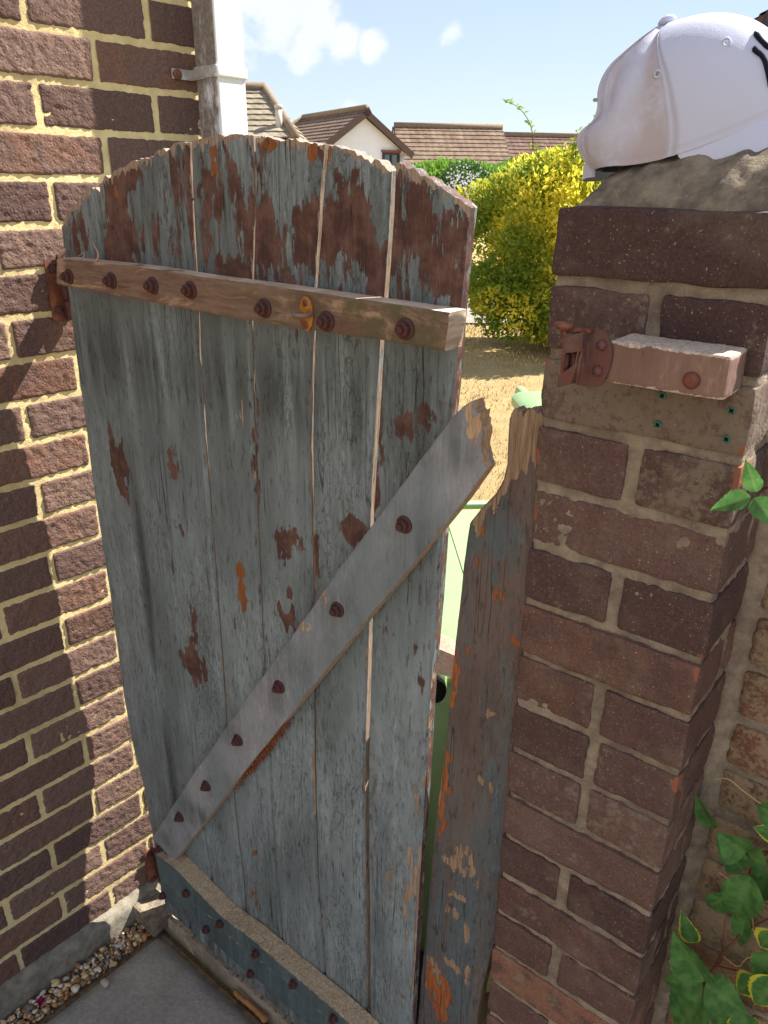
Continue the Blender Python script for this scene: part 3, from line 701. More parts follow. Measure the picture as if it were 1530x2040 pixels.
# --- diagonal brace, split and snapped off at its upper end
UP = [(303, 1668), (383, 1545), (487, 1397), (618, 1217), (675, 1133), (775, 1000), (899, 833), (921, 812)]
LO = [(347, 1716), (484, 1540), (597, 1400), (735, 1228), (840, 1102), (920, 1003), (968, 935)]
yb = .024
U_ = np.array([uz(*q, yb) for q in UP]); L_ = np.array([uz(*q, yb) for q in LO])
ax = (U_[-1]-U_[0])/np.linalg.norm(U_[-1]-U_[0]); ac = np.array([-ax[1], ax[0]])
ea3 = EU*ac[0]+EZ*ac[1]; eb3 = EU*ax[0]+EZ*ax[1]
loc_ = lambda q: ((q[0])*ax[0]+(q[1])*ax[1], q[0]*ac[0]+q[1]*ac[1])
Ul = np.array([loc_(q) for q in U_]); Ll = np.array([loc_(q) for q in L_])
END = [(968, 935), (963, 915), (958, 895), (963, 862), (957, 835), (950, 815), (946, 802), (936, 800), (930, 806), (921, 812)]
El = np.array([loc_(uz(*q, yb)) for q in END]); fe = (El[:, 1]-El[0, 1])/(El[-1, 1]-El[0, 1])
BRP = patchset([(610, 1252, 10, 20, 'g', .7), (648, 1190, 8, 20, 'g', .5), (680, 1175, 10, 8, 'g', .5), (690, 1250, 10, 30, 'g', .35), (590, 1258, 8, 12, 'g', .4), (945, 850, 16, 40, 'g', .9), (955, 900, 10, 40, 'b', .6), (935, 815, 12, 20, 'g', .9), (920, 850, 14, 20, 'b', .4), (700, 1290, 12, 30, 'r', .5), (480, 1420, 6, 10, 'g', .3)], yb)
def brace_wear(P, ed, t):
    C = np.zeros(P.shape[:2]+(4,)); u = (P-GO)@EU; z = P[..., 2]; C[..., 3] = 1.1*np.clip(fbm(P*14, 7, 4)-.42, 0, 1)*2+.9*np.exp(-((u-.60)/.05)**2)*(ed < .04)*0+.25*np.clip(.8-z, 0, 1)
    for (pu, pz, ru, rz_, ch, s) in BRP:
        pass
    addpatch(C, u, z, BRP)
    C[..., 1] += .25*np.exp(-(ed/.0025)**2)
    return C
bb = MB()
strip(bb, (GO, ea3, eb3, EN), Ll, Ul, [(0, Ll[0, 0]), (1, Ul[0, 0])], sorted([(float(np.clip(a, 0, 1)), float(b_)) for a, b_ in zip(fe, El[:, 0])]), .021, yb, nu=30, dv=.005, wear=brace_wear, seed=9, jag=.005, relief=.0005)
bb.q = [q[:, ::-1] for q in bb.q]
BR = bb.build('brace', M_BRACE, GATE, sharp=50)
# rough torn fibres along the underside of the split
sb = MB()
for i in range(520):
    t = RNG.uniform(.30, .52); q = Ll[0]*(1-t)+Ll[-1]*t; 
    if RNG.rand() > math.exp(-((t-.42)/.09)**2): continue
    p = GO+eb3*q[0]+ea3*(np.interp(q[0], Ll[:, 0], Ll[:, 1])-RNG.uniform(-.002, .004))+EN*RNG.uniform(.002, .018)
    d = eb3*RNG.uniform(-1, .7)*.016-ea3*RNG.uniform(.2, 1)*.011+EN*RNG.uniform(-.003, .003)
    sb.tube([p, p+d*.5+EZ*RNG.uniform(-.001, .001), p+d], [.0011, .0008, .0002], 4, C=(0, 0, 0, 0))
M_SPL = m_plain('torn_red_wood', lin(150, 92, 66), .9, .1, .7, 120, .5)
sb.build('torn_edge', M_SPL, BR)

# --- bottom rail: bevelled upper face and a darker lower board
BT = [(309, 1702), (347, 1730), (443, 1829), (499, 1870), (547, 1912), (606, 1962), (665, 2012), (760, 2100), (860, 2200)]
BM = [(319, 1752), (370, 1793), (423, 1830), (463, 1872), (547, 1938), (652, 2030), (770, 2140), (880, 2250)]
BB = [(322, 1787), (423, 1876), (489, 1938), (518, 1958), (600, 2032), (700, 2125), (850, 2262)]
def kick_wear(P, ed, t):
    C = np.zeros(P.shape[:2]+(4,)); C[..., 1] = .75*np.exp(-(ed/.004)**2)*(.35+.65*fbm(P*30, 5, 3)); C[..., 3] = .4; return C
RBO = rail('bottom_rail', BT, BM, .040, .040, M_KICK, kick_wear, 5, nu=14); BRL = RBO.build('bottom_rail', M_KICK, GATE, sharp=50)
KB = rail('kick_board', BM, BB, .031, .031, M_KICK, kick_wear, 6, nu=10); KB.build('kick_board', M_KICK, GATE, sharp=50)
# weathered top surface of the bottom rail
tb = MB(); T = np.array([uz(*q, .040) for q in BT]); S = np.linspace(T[0, 0]+.035, T[-1, 0], 220); Zt = np.interp(S, T[:, 0], T[:, 1])
P = np.array([[GO+EU*s+EN*o+EZ*(z+.0012) for s, z in zip(S, Zt)] for o in np.linspace(.002, .0395, 12)])
P = P+EZ*((fbm(P*np.array([200, 200, 200]), 3, 3)-.5)*.004)[..., None]+EN*((fbm(P*60, 4, 3)-.5)*.003)[..., None]
tb.grid(P, (0, 1.2, 0, .3)); 
tb.build('weathered_edge', M_EDGE, BRL)

# --- bolts
def bolt_mesh(parent, big=1.0, washer=True, mat=None, name='bolt', at=None):
    b = MB(); th = np.arange(24)*2*math.pi/24; R0 = .0125*big
    def ring(r, y, n=24, ph=0):
        a = np.arange(n)*2*math.pi/n+ph; return at+EU*(r*np.cos(a))[:, None]+EZ*(r*np.sin(a))[:, None]+EN*y
    if washer:
        P = np.array([ring(R0, 0), ring(R0, .0016), ring(R0*.93, .0022), ring(R0*.5, .0028)]); i = b.grid(P, wrapu=True, flip=True)
    hx = lambda r, y: ring(r, y, 6, .3)
    k0 = .0092*big; P = np.array([hx(k0, .001), hx(k0, .0090*big), hx(k0*.88, .0098*big)]); i = b.grid(P, wrapu=True, flip=True); b.poly(i[-1, :-1][::1])
    P = np.array([ring(.0048*big, .009*big, 12), ring(.0048*big, .0145*big, 12), ring(.0038*big, .0152*big, 12)]); i = b.grid(P, wrapu=True, flip=True); b.poly(i[-1, :-1])
    return b.build(name, mat or M_RUST, parent, smooth=True, loc=at, sharp=35)
def place_bolts(pts, yf, parent, big=1.0, washer=True):
    src = None
    for (px, py) in pts:
        at = hit(px, py, GO+EN*yf, EN)
        if src is None: src = bolt_mesh(parent, big, washer, at=at)
        else:
            o = src.copy(); COL.objects.link(o); o.parent = parent; o.location = at-np.array(parent['_loc'])
            o.rotation_euler = (0, 0, 0)
            o.scale = (1, 1, 1)
place_bolts([(138, 551), (223, 559), (305, 569), (380, 578), (527, 614), (651, 640), (808, 655)], .0345, GATE, 1.0)
place_bolts([(806, 1045), (673, 1214), (557, 1368), (475, 1474), (412, 1565), (359, 1627), (318, 1692)], .0245, GATE, .95)
place_bolts([(374, 1777), (441, 1838), (512, 1897), (587, 1957), (667, 2026)], .0405, GATE, .95, False)
place_bolts([(327, 1782), (414, 1849), (502, 1937)], .0315, GATE, .95, False)
# --- brass staple
def staple():
    at = hit(612, 625, GO+EN*.0345, EN); b = MB(); n = 28; a = np.arange(n)*2*math.pi/n
    def el(rx, rz_, y): return at+EU*(rx*np.cos(a))[:, None]+EZ*(rz_*np.sin(a))[:, None]+EN*y
    P = np.array([el(.0115, .0215, 0), el(.0115, .0215, .0022), el(.010, .020, .003), el(.0001, .0001, .003)]); b.grid(P, wrapu=True, flip=True)
    o = b.build('staple_plate', M_BRASS, GATE, loc=at, sharp=40)
    b = MB(); c = at+EN*.003
    b.tube([c-EU*.0095, c-EU*.0095+EN*.010, c-EU*.006+EN*.0145, c+EN*.0155, c+EU*.006+EN*.0145, c+EU*.0095+EN*.010, c+EU*.0095], .0028, 10); b.build('staple_loop', m_plain('worn_steel', lin(128, 108, 98), .5, .5), o, sharp=60)
    for s in (-1, 1):
        b = MB(); cc = at+EZ*s*.0135+EN*.003
        ring = lambda r, y: cc+EU*(r*np.cos(a))[:, None]+EZ*(r*np.sin(a))[:, None]+EN*y
        i = b.grid(np.array([ring(.0045, 0), ring(.0042, .0008), ring(.0006, .001)]), wrapu=True, flip=True)
        b.build('screw', M_RUSTO, o)
staple()
# --- hinges
def hinge(px, py, h, w, yf):
    at = hit(px, py, WO, WN); b = MB()
    b.rbox(at+WN*.003, (WD, EZ, WN), (w, h, .004), .0015, .006, amp=.0006, fs=120)
    o = b.build('hinge', M_RUSTO, GATE, sharp=50)
    b = MB(); c = at+WN*.013+WD*(w*.35)
    b.tube([c-EZ*h*.5, c-EZ*h*.18], .0075, 14); b.tube([c-EZ*h*.14, c+EZ*h*.2], .0088, 14); b.tube([c+EZ*h*.22, c+EZ*h*.52], .0075, 14)
    b.tube([c+EZ*h*.5, c+EZ*h*.58], [.0105, .009], 14)
    b.build('knuckle', M_RUST, o, sharp=50)
    b = MB(); b.rbox(c+EU*.02+EN*.0, (EU, EZ, EN), (.06, h*.5, .005), .0015, .006, amp=.0006, fs=120); b.build('leaf', M_RUSTO, o, sharp=50)
    for s in (-.32, .36):
        b = MB(); cc = at+EZ*h*s-WD*w*.12+WN*.005; b.rbox(cc, (WD, EZ, WN), (.014, .014, .007), .003, .003, amp=.0004, fs=200); b.build('bolt_head', M_RUST, o, sharp=50)
hinge(113, 578, .105, .034, .0)
hinge(303, 1725, .12, .036, .0)
# tendrils left on the rail
def dry_tendrils():
    m = m_plain('pale_straw', lin(178, 156, 138), .9, .1)
    def tt(px, y=.03): return np.array([hit(a, c, GO+EN*y, EN) for a, c in px])
    for L, r_, y, lab in (([(189, 521), (194, 517), (196, 508), (193, 498), (188, 490), (185, 480)], np.linspace(.0022, .0005, 16), .03, 'tallest pale dried stalk curling up from the top rail'),
                          ([(160, 524), (162, 516), (167, 512), (168, 505), (164, 503), (160, 508), (155, 511)], np.linspace(.0012, .0004, 16), .03, 'thin dried tendril with a small hook on the top rail'),
                          ([(118, 512), (124, 504), (130, 496)], np.interp(np.linspace(0, 1, 16), [0, .3, .8, 1], [.003, .005, .0045, .0015]), .02, 'thick pale twig end poking out above the left end of the top rail')):
        b = MB(); b.tube(cr(tt(L, y), 16), r_, 6); tag(b.build('dry_stalk', m), lab, 'twig')
dry_tendrils()

# ================================================================== snapped board beside the pillar
def loose_board():
    yl = -.025
    Lp = [(935, 1042), (923, 1123), (910, 1247), (898, 1360), (887, 1493), (873, 1593), (863, 1693), (850, 1827), (838, 1960), (829, 2060), (822, 2140)]
    L = np.array([(z, u) for u, z in [uz(*q, yl) for q in Lp]])[::-1]
    up = [(935, 1042), (962, 1008), (985, 985), (1002, 955), (1010, 925), (1012, 880), (1014, 832)]
    Lu = np.array([(z, u) for u, z in [uz(*q, yl) for q in up]])
    L = np.vstack([L, Lu[1:]])
    Rp = [(1052, 1000), (1046, 1100), (1034, 1300), (1019, 1500), (1003, 1640), (994, 1731), (977, 1862), (957, 1980), (949, 2040), (940, 2140)]
    R = np.array([(z, u) for u, z in [uz(*q, yl) for q in Rp]])[::-1]; R = np.vstack([R, [(R[-1, 0]+.07, R[-1, 1]+.002), (1.7, R[-1, 1]+.004)]])
    R[:, 1] = np.minimum(R[:, 1]+.008*(R[:, 0] > .6), .9415)
    tp = np.array([uz(*q, yl) for q in [(1014, 832), (1022, 812), (1030, 817), (1037, 822), (1043, 808), (1050, 812), (1058, 820), (1068, 812)]])
    zt = [(float(a), float(z)) for a, z in zip((tp[:, 0]-tp[0, 0])/(tp[-1, 0]-tp[0, 0]), tp[:, 1])]
    LP = patchset([(905, 1330, 12, 60, 'b', .6), (890, 1400, 12, 30, 'b', .5), (958, 1050, 9, 16, 'b', .7), (985, 1180, 10, 20, 'b', .6), (998, 1195, 7, 10, 'b', .5), (950, 1120, 8, 10, 'b', .5), (886, 1520, 10, 50, 'b', .75), (882, 1620, 8, 70, 'b', .8), (935, 1300, 12, 16, 'b', .4),
                   (855, 1960, 14, 50, 'b', .75), (885, 1990, 16, 45, 'b', .9), (870, 1930, 20, 20, 'g', .4), (905, 1720, 30, 30, 'g', .45), (925, 1690, 30, 20, 'g', .35), (940, 1740, 40, 24, 'g', .25), (905, 1780, 26, 9, 'g', .8), (900, 1815, 24, 12, 'g', .45), (930, 1865, 8, 22, 'g', .6), (905, 1925, 14, 12, 'g', .7), (930, 1935, 6, 18, 'g', .7),
                   (955, 1550, 8, 10, 'g', .7), (978, 1575, 8, 12, 'g', .7), (972, 1422, 8, 10, 'g', .6), (880, 1580, 8, 40, 'g', .35), (1025, 1280, 9, 14, 'b', .6), (1030, 1010, 12, 10, 'b', .4),
                   (1000, 1070, 50, 60, 'a', 1.0), (960, 1080, 40, 50, 'a', .9), (930, 1200, 30, 120, 'a', .4), (920, 1850, 90, 150, 'a', 1.1), (1000, 1450, 14, 160, 'a', .7), (990, 1640, 20, 120, 'a', .8), (900, 2000, 90, 60, 'a', .8), (940, 1660, 50, 40, 'a', .4)], yl)
    tu = np.array([(u, z) for u, z in [uz(*q, yl) for q in [(930, 1052), (955, 1040), (985, 1015), (1005, 990), (1030, 955), (1040, 945), (1060, 935)]]])
    def wear(P, ed, t):
        C = np.zeros(P.shape[:2]+(4,)); u = (P-GO)@EU; z = P[..., 2]; lf = fbm(np.stack([u*30, z*8, 0*u], -1), 70, 3)
        C[..., 0] = np.clip(lf-.45, 0, 1)*.8; C[..., 2] = .10; C[..., 1] = .12+.1*(lf > .5)+np.clip(.7-z, 0, .5)*.3
        C[..., 3] = np.clip((lf-.5)*2, 0, 1)
        for (pu, pz, ru, rz_, ch, s) in LP:
            pass
        addpatch(C, u, z, LP)
        bare = np.clip((z-np.interp(u, tu[:, 0], tu[:, 1])+(fbm(np.stack([u*170, z*24, 0*u], -1), 88, 3)-.5)*.07)/.006+.5, 0, 1)
        for c_ in (0, 2, 3): C[..., c_] *= (1-bare)
        C[..., 1] = np.maximum(C[..., 1], bare*1.4)
        C[..., 1] += .2*np.exp(-(ed/.002)**2)
        return np.clip(C, 0, 1.5)
    b = MB(); strip(b, GF, L, R, .03, sorted([(float(np.clip(a, 0, 1)), z) for a, z in zt]), .020, yl, nu=34, dv=.0045, wear=wear, jag=.009, seed=51, relief=.0012)
    # hollow the torn top: push the bare wood back
    for i, V in enumerate(b.v):
        u = (V-GO)@EU; z = V[:, 2]; fr = ((V-GO)@EN) > -.012
        bare = np.clip((z-np.interp(u, tu[:, 0], tu[:, 1]))/.012, 0, 1)*fr
        b.v[i] = V-EN*(bare*(.004+.006*fbm(np.stack([u*150, z*12, 0*u], -1), 3, 3)))[:, None]
    o = b.build('broken_board', M_LOOSE, sharp=55)
    tag(o, 'snapped off plank with peeling brown paint and orange patches wedged against the brick pillar', 'board')
loose_board()

# ================================================================== brick pillar
def pp(u, v, z): return PC+EU*u-EN*v+EZ*z      # u along the front, v backwards
ROWT = {1: 'S', 2: 'H', 3: 'S', 4: 'H', 5: 'S', 6: 'H', 7: 'S', 8: 'H', 9: 'H', 10: 'H', 11: 'S', 12: 'H', 13: 'S', 14: 'H', 15: 'S', 16: 'H'}
SPLIT = {2: .112, 4: .112, 6: .112, 8: .110, 9: .112, 10: .110, 12: .098, 14: .100, 16: .11}
PROOT = thing('brick_pillar', pp(PW/2, .1, 0), 'square pillar of old dark red bricks with a weathered cement top right of the gate', 'pillar')
def pillar():
    b = MB()
    for k in range(1, 24):
        zc = PTOP-.075*(k-.5); ty = ROWT.get(k, 'SH'[k % 2 == 0]); h = .0675+RNG.uniform(-.0015, .001)
        def cf_(base):
            cc = RNG.uniform(0, 1, 6)
            def f(Pw, C):
                A = np.zeros(Pw.shape[:2]+(4,)); A[..., :] = base
                Q = Pw-PC; u = Q@EU; v = -(Q@EN); z = Pw[..., 2]
                e = np.minimum(np.minimum(np.abs(u), np.abs(u-PW)), 1)
                n_ = fbm(Pw*28, 61, 3)
                A[..., 3] = .04+np.clip(n_-.46, 0, 1)*3.2*np.exp(-(e/.012)**2)*(v < .03)
                A[..., 2] = np.clip(A[..., 2]+(n_-.5), 0, 1.6)
                return A
            return f
        dark = max(0, 1-k/4.0)
        tone = np.clip(.55+RNG.uniform(-.35, .4)-.6*dark, 0, 1); org = 1.3 if k == 15 else max(0, RNG.uniform(-.6, .45))*(1-dark)
        lich = {1: -.3, 2: .1, 3: .9, 4: .3}.get(k, RNG.uniform(-.3, .25))
        base = (tone, org, lich, .05)
        if ty == 'S':
            j = RNG.uniform(-.002, .002)
            b.rbox(pp(PW/2, .0512+j, zc), (EU, -EN, EZ), (PW-.001+RNG.uniform(-.003, .001), .1025, h), .0065, (.012, .0042, .012), amp=.0020, fs=85, amp2=.0022, fs2=30, seed=k, C=base, colfn=cf_(base), faces='xXyYzZ')
            b.rbox(pp(PW/2, PW-.0535, zc), (EU, -EN, EZ), (PW, .1025, h), .006, .01, amp=.002, fs=85, amp2=.002, fs2=30, seed=k+50, C=base, colfn=cf_(base))
        else:
            sp = SPLIT.get(k, .11)
            for (a, c) in ((0, sp-.005), (sp+.006, PW)):
                t2 = float(np.clip(base[0]+RNG.uniform(-.3, .3), 0, 1)); bs = (t2, base[1]*RNG.rand(), base[2]+RNG.uniform(-.2, .3), .05)
                b.rbox(pp((a+c)/2, PW/2-.001+RNG.uniform(-.0015, .0015), zc), (EU, -EN, EZ), (c-a, PW-.002, h+RNG.uniform(-.001, .001)), .0065, (.012, .0042, .012), amp=.0020, fs=85, amp2=.0022, fs2=30, seed=k*3+int(a*100), C=bs, colfn=cf_(bs))
    # mortar core almost flush with the faces
    core = MB()
    b.rbox(pp(PW/2, PW/2, PTOP/2-.01), (EU, -EN, EZ), (PW-.008, PW-.008, PTOP+.0), .004, .0048, amp=.0034, fs=110, amp2=.0014, fs2=24, seed=77, C=(0, 0, 0, 0), m=1, faces='xXyY')
    b.build('brickwork', [M_PB, M_PM], PROOT)
    # cement flaunching on the top
    c = MB(); n = 120; S, T = np.meshgrid(np.linspace(.0, 1, n), np.linspace(0, 1, n))
    U = .012+S*(PW-.020); V = .006+T*(PW-.012)
    e = np.minimum(np.minimum(S*1.0, (1-S)*1.3), np.minimum(T*1.2, (1-T)))*PW
    P = pp(0, 0, 0)+EU*U[..., None]-EN*V[..., None]
    es = np.minimum(S, (1-S)*1.6)*PW; et = np.minimum(T, (1-T))*PW
    Z = PTOP-.004+(.034+.024*np.clip(S*2.2, 0, 1))*(1-np.exp(-(es/.010)**1.3))*(1-np.exp(-(et/.028)**1.2))
    Z = Z+(fbm(P*70, 21, 4)-.5)*.010+(fbm(P*24, 22, 3)-.5)*.012
    Z = np.where(e < .001, PTOP-.012, Z)
    P[..., 2] = Z; c.grid(P, flip=False); c.build('cement_top', M_CAPM, PROOT)
    # green wall plugs
    mp = m_plain('green_plastic_plug', lin(70, 120, 108), .5, .4, .4, 200, .2); a = np.arange(16)*2*math.pi/16
    mk = m_plain('plug_hole', (.01, .01, .01, 1), .9, .1)
    for (px, py) in ((1319, 788), (1457, 818), (1310, 846), (1447, 875)):
        at = hit(px, py, PC+EN*.0025, EN); q = MB()
        rg = lambda r, y: at+EU*(r*np.cos(a))[:, None]+EZ*(r*np.sin(a))[:, None]+EN*y
        q.grid(np.array([rg(.0036, -.004), rg(.0036, .0012), rg(.0030, .0016), rg(.0022, .001), rg(.0002, -.001)]), wrapu=True, flip=True)
        for an in (.7, .7+math.pi/2):
            d = EU*math.cos(an)+EZ*math.sin(an); d2 = -EU*math.sin(an)+EZ*math.cos(an)
            q.box(at+EN*.0007, (d, d2, EN), (.0052, .0011, .0012), 1)
        q.build('wall_plug', [mp, mk], PROOT, sharp=40)
pillar()

# ================================================================== latch on its timber block
def latch():
    yb_ = .054     # block stands this far in front of the pillar face
    def ph(px, py, y): return hit(px, py, PC+EN*y, EN)
    f = [ph(1212, 678, yb_), ph(1455, 710, yb_), ph(1446, 801, yb_), ph(1203, 760, yb_)]
    c = sum(f)/4; w = abs((f[1]-f[0])@EU); zt = (f[0][2]+f[1][2])/2; zb = (f[2][2]+f[3][2])/2; h = zt-zb
    tilt = math.atan2(f[1][2]-f[0][2], (f[1]-f[0])@EU); eu = EU*math.cos(tilt)+EZ*math.sin(tilt); ez = -EU*math.sin(tilt)+EZ*math.cos(tilt)
    root = thing('gate_latch', c-EN*.04, 'rusty thumb latch on a brown painted timber block bolted to the brick pillar', 'latch')
    b = MB()
    def wf(Pw, C):
        A = np.zeros(Pw.shape[:2]+(4,)); q = Pw-c; a = q@ez; u = q@eu; A[..., 1] = .8*np.exp(-((a-h/2)/.004)**2)+.7*np.exp(-((a+h/2)/.0035)**2)+.1*(u > w*.42); A[..., 3] = 0
        at = q@EN
        A[..., 1] += .9*(at < -.004)*(a > h*.47)
        return A
    b.rbox(c-EN*(yb_/2), (eu, ez, EN), (w, h, yb_), .0025, .003, amp=.0008, fs=150, amp2=.0006, fs2=30, C=(0, 0, 0, 0), colfn=wf)
    b.build('timber_block', m_paint('brown_gloss_paint', lin(112, 86, 78), lin(128, 102, 92), lin(84, 64, 60), BROWN, lin(206, 190, 176), ORANGE, 0, 0, .62, 0), root, sharp=50)
    o_ = lambda px, py, y=yb_: ph(px, py, y)
    # coach bolt with a rust ring
    at = o_(1378, 758); q = MB(); a = np.arange(24)*2*math.pi/24; rg = lambda r, y: at+EU*(r*np.cos(a))[:, None]+EZ*(r*np.sin(a))[:, None]+EN*y
    q.grid(np.array([rg(.0078, 0), rg(.0074, .002), rg(.006, .0036), rg(.003, .0042), rg(.0002, .0044)]), wrapu=True, flip=True); q.build('bolt', M_RUSTO, root)
    # backplate with rounded outer side
    q = MB(); pl = [(1150, 660), (1185, 656), (1207, 660), (1218, 682), (1221, 706), (1215, 735), (1206, 757), (1196, 770), (1172, 769), (1150, 765)]
    pts = cr([tuple(o_(*p_, yb_+.001)) for p_ in pl], 40); q.prism(pts[::-1], EN*.0022); q.build('back_plate', M_GALV, root, sharp=40)
    # folded case in front
    q = MB(); dz = .0
    def quad_plate(P4, th_=.002, nrm=None):
        P4 = [np.asarray(p_) for p_ in P4]; nn = np.cross(P4[1]-P4[0], P4[3]-P4[0]); nn /= np.linalg.norm(nn)
        if nn@EN < 0: nn = -nn
        q.prism(np.array(P4), -nn*th_)
    yo = yb_+.017
    quad_plate([o_(1120, 672, yo), o_(1162, 662, yo), o_(1158, 700, yo), o_(1120, 704, yo)])
    quad_plate([o_(1162, 662, yo), o_(1180, 658, yb_+.002), o_(1172, 768, yb_+.002), o_(1140, 764, yo)])
    quad_plate([o_(1158, 698, yo), o_(1162, 695, yo), o_(1150, 764, yo), o_(1138, 764, yo)])
    quad_plate([o_(1112, 748, yo), o_(1152, 722, yo), o_(1148, 762, yo), o_(1108, 773, yo)])
    quad_plate([o_(1120, 672, yo), o_(1162, 662, yo), o_(1180, 658, yb_), o_(1140, 664, yb_)], .002)
    q.build('latch_case', M_GALV, root, smooth=False)
    q = MB(); q.prism(np.array([o_(1118, 706, yb_+.008), o_(1150, 702, yb_+.008), o_(1148, 735, yb_+.008), o_(1116, 750, yb_+.008)]), -EN*.003); q.build('keeper', M_RUSTO, root, smooth=False)
    # lifting lever, its round thumb pad and striker bar
    q = MB(); t0 = o_(1123, 650, yb_+.014); n = 24; a = np.arange(n)*2*math.pi/n
    e1 = EU; e2 = -EN; up = EZ
    rr = lambda r, y: t0+e1*(r*np.cos(a))[:, None]+e2*(r*.8*np.sin(a))[:, None]+up*(y)
    i = q.grid(np.array([rr(.0002, .0045), rr(.0085, .0035), rr(.0098, .001), rr(.0088, -.0015), rr(.003, -.004)]), wrapu=True)
    q.build('thumb_pad', M_RUSTO, root)
    q = MB(); q.tube(cr([t0-EZ*.003, t0-EZ*.009+EU*.003, o_(1136, 668, yb_+.012), o_(1142, 690, yb_+.012)], 10), [.0035]*10, 8)
    q.rbox(o_(1150, 656, yb_+.008), (EU, EZ, EN), (.03, .004, .008), .0015, .003); q.build('lever', M_RUSTO, root)
    q = MB()
    for s_ in (0, 1):
        q.tube([o_(1132+s_*14, 700, yb_+.010), o_(1126+s_*14, 752, yb_+.012)], .0028, 8)
    q.build('striker_bar', M_RUST, root)
    for (px, py) in ((1199, 688), (1191, 739)):
        q = MB(); at = o_(px, py, yb_+.003); q.grid(np.array([at+EU*(r*np.cos(a))[:, None]+EZ*(r*np.sin(a))[:, None]+EN*y for r, y in ((.0052, 0), (.005, .002), (.0036, .0042), (.0002, .005))]), wrapu=True, flip=True)
        q.build('rivet', M_GALV, root)
latch()

# ================================================================== low wall to the right of the pillar
def side_wall():
    REC = .135
    root = thing('garden_wall', pp(PW+.6, REC+.05, 0), 'old mottled brick garden wall behind the creeper', 'wall')
    b = MB(); top = 1.47
    for k in range(0, 20):
        zc = top-.075*(k+.5); e = [PW+.012]; x = PW+(.118 if k % 2 else .225)
        while x < 2.6: e.append(x); x += .225
        for j in range(len(e)-1):
            near = e[j] < .9; tone = RNG.rand(); bs = (float(np.clip(tone+.1, 0, 1)), max(0, RNG.uniform(-.3, .8)), RNG.uniform(.2, 1.1), .1+(.25 if RNG.rand() < .2 else 0))
            b.rbox(pp((e[j]+e[j+1])/2, REC+.051+RNG.uniform(-.002, .002), zc), (EU, -EN, EZ), (e[j+1]-e[j]-.012, .102, .064), .006, .0055 if near else .02, amp=.0026, fs=80, amp2=.003, fs2=25, seed=k*5+j, C=bs)
    S, Z = np.meshgrid(np.arange(PW-.01, .95, .006), np.arange(0, top, .006)); P = pp(0, REC, 0)+EU*S[..., None]+EZ*Z[..., None]
    dcor = np.exp(-((S-PW)/.014)**2)
    P = P+EN*(-.0055+(fbm(P*100, 4, 3)-.5)*.006+dcor*.012)[..., None]; b.grid(P, (0, 0, 0, 0), 1)
    b.box(pp(1.4, REC+.055, top/2), (EU, -EN, EZ), (2.4, .09, top-.004), 1)
    b.build('brickwork', [m_brick('mottled_old_brick', lin(108, 84, 74), lin(140, 112, 90), lin(136, 90, 72), lin(205, 195, 180), 280, .6, lichen=lin(158, 142, 118), chipc=lin(186, 172, 148)), M_PM], root)
    b = MB()
    for j in range(11):
        b.rbox(pp(PW+.12+j*.22, REC+.05, top+.034), (EU, -EN, EZ), (.21, .16, .06), .012, .02, amp=.003, C=(RNG.rand(), .2, .5, .1)); 
    b.build('coping', [M_PB], root)
side_wall()

# ================================================================== creeper
def m_leaf(name, g1, g2, y, transl=.35, edge=True):
    n = NM(name, .62, .3); x = n.noise(60, 4, .6); c = n.mix(n.ramp(x, .35, .65), g1, g2)
    c = n.mix(n.ramp(n.math('ADD', n.attr('r'), n.math('MULTIPLY', n.math('SUBTRACT', n.noise(90, 4, .6), .5), .5)), .45, .6), c, y)
    c = n.mix(n.math('MULTIPLY', n.attr('g'), .38), c, lin(130, 160, 100))
    n.done(c, n.bump(n.math('SUBTRACT', x, n.attr('g')), .35, .001))
    tr = n.N.new('ShaderNodeBsdfTranslucent'); n.link(c, tr.inputs['Color']); mx = n.N.new('ShaderNodeMixShader'); mx.inputs[0].default_value = transl
    out = n.N['Material Output']; n.L.new(n.b.outputs[0], mx.inputs[1]); n.L.new(tr.outputs[0], mx.inputs[2]); n.L.new(mx.outputs[0], out.inputs[0])
    return n.m
M_LEAF = m_leaf('creeper_leaf', lin(66, 112, 58), lin(94, 144, 76), lin(200, 196, 60))
M_STEM = m_plain('reddish_stem', lin(120, 76, 60), .7, .2)
def leaf_mesh(b, base, tip, wid, normal, yel=0, fold=.18, curl=.12, seed=0, serr=1, n=26):
    base = np.asarray(base); tip = np.asarray(tip); ax = tip-base; L = np.linalg.norm(ax); ax /= L
    sd = np.cross(normal, ax); sd /= np.linalg.norm(sd); nn = np.cross(ax, sd)
    t = np.linspace(0, 1, n); prof = np.sin(np.pi*np.clip(t, 0, 1)**.72)**.85*(1-.12*t)*np.clip(1-t, 0, 1)**.22*1.15; prof[0] = .03; prof[-1] = .0
    rng = np.random.RandomState(seed)
    teeth = 1-serr*.16*((t*8.2+rng.rand()) % 1)*(t > .3)*(t < .93)
    cols = []; m = 9
    for side in np.linspace(-1, 1, m):
        w = wid/2*prof*side*(teeth if abs(side) == 1 else 1.0)
        z = (abs(w)*fold*1.6-(t-.3)**2*L*curl*2+np.sin(t*14+seed)*abs(side)*L*.012)
        cols.append(base+ax*(t*L)[:, None]+sd*w[:, None]+nn*z[:, None])
    P = np.array(cols).transpose(1, 0, 2); C = np.zeros(P.shape[:2]+(4,)); sidev = np.abs(np.linspace(-1, 1, m))
    edge = np.maximum(sidev[None]**2, ((t[:, None]-.5)*2)**4*.8)
    C[..., 0] = yel*edge; vein = np.exp(-(sidev[None]/.10)**2)*.9+.35*(np.abs(((t[:, None]*6-sidev[None]*1.4) % 1)-.5) < .12)*(sidev[None] < .9); C[..., 1] = vein
    b.grid(P, C)
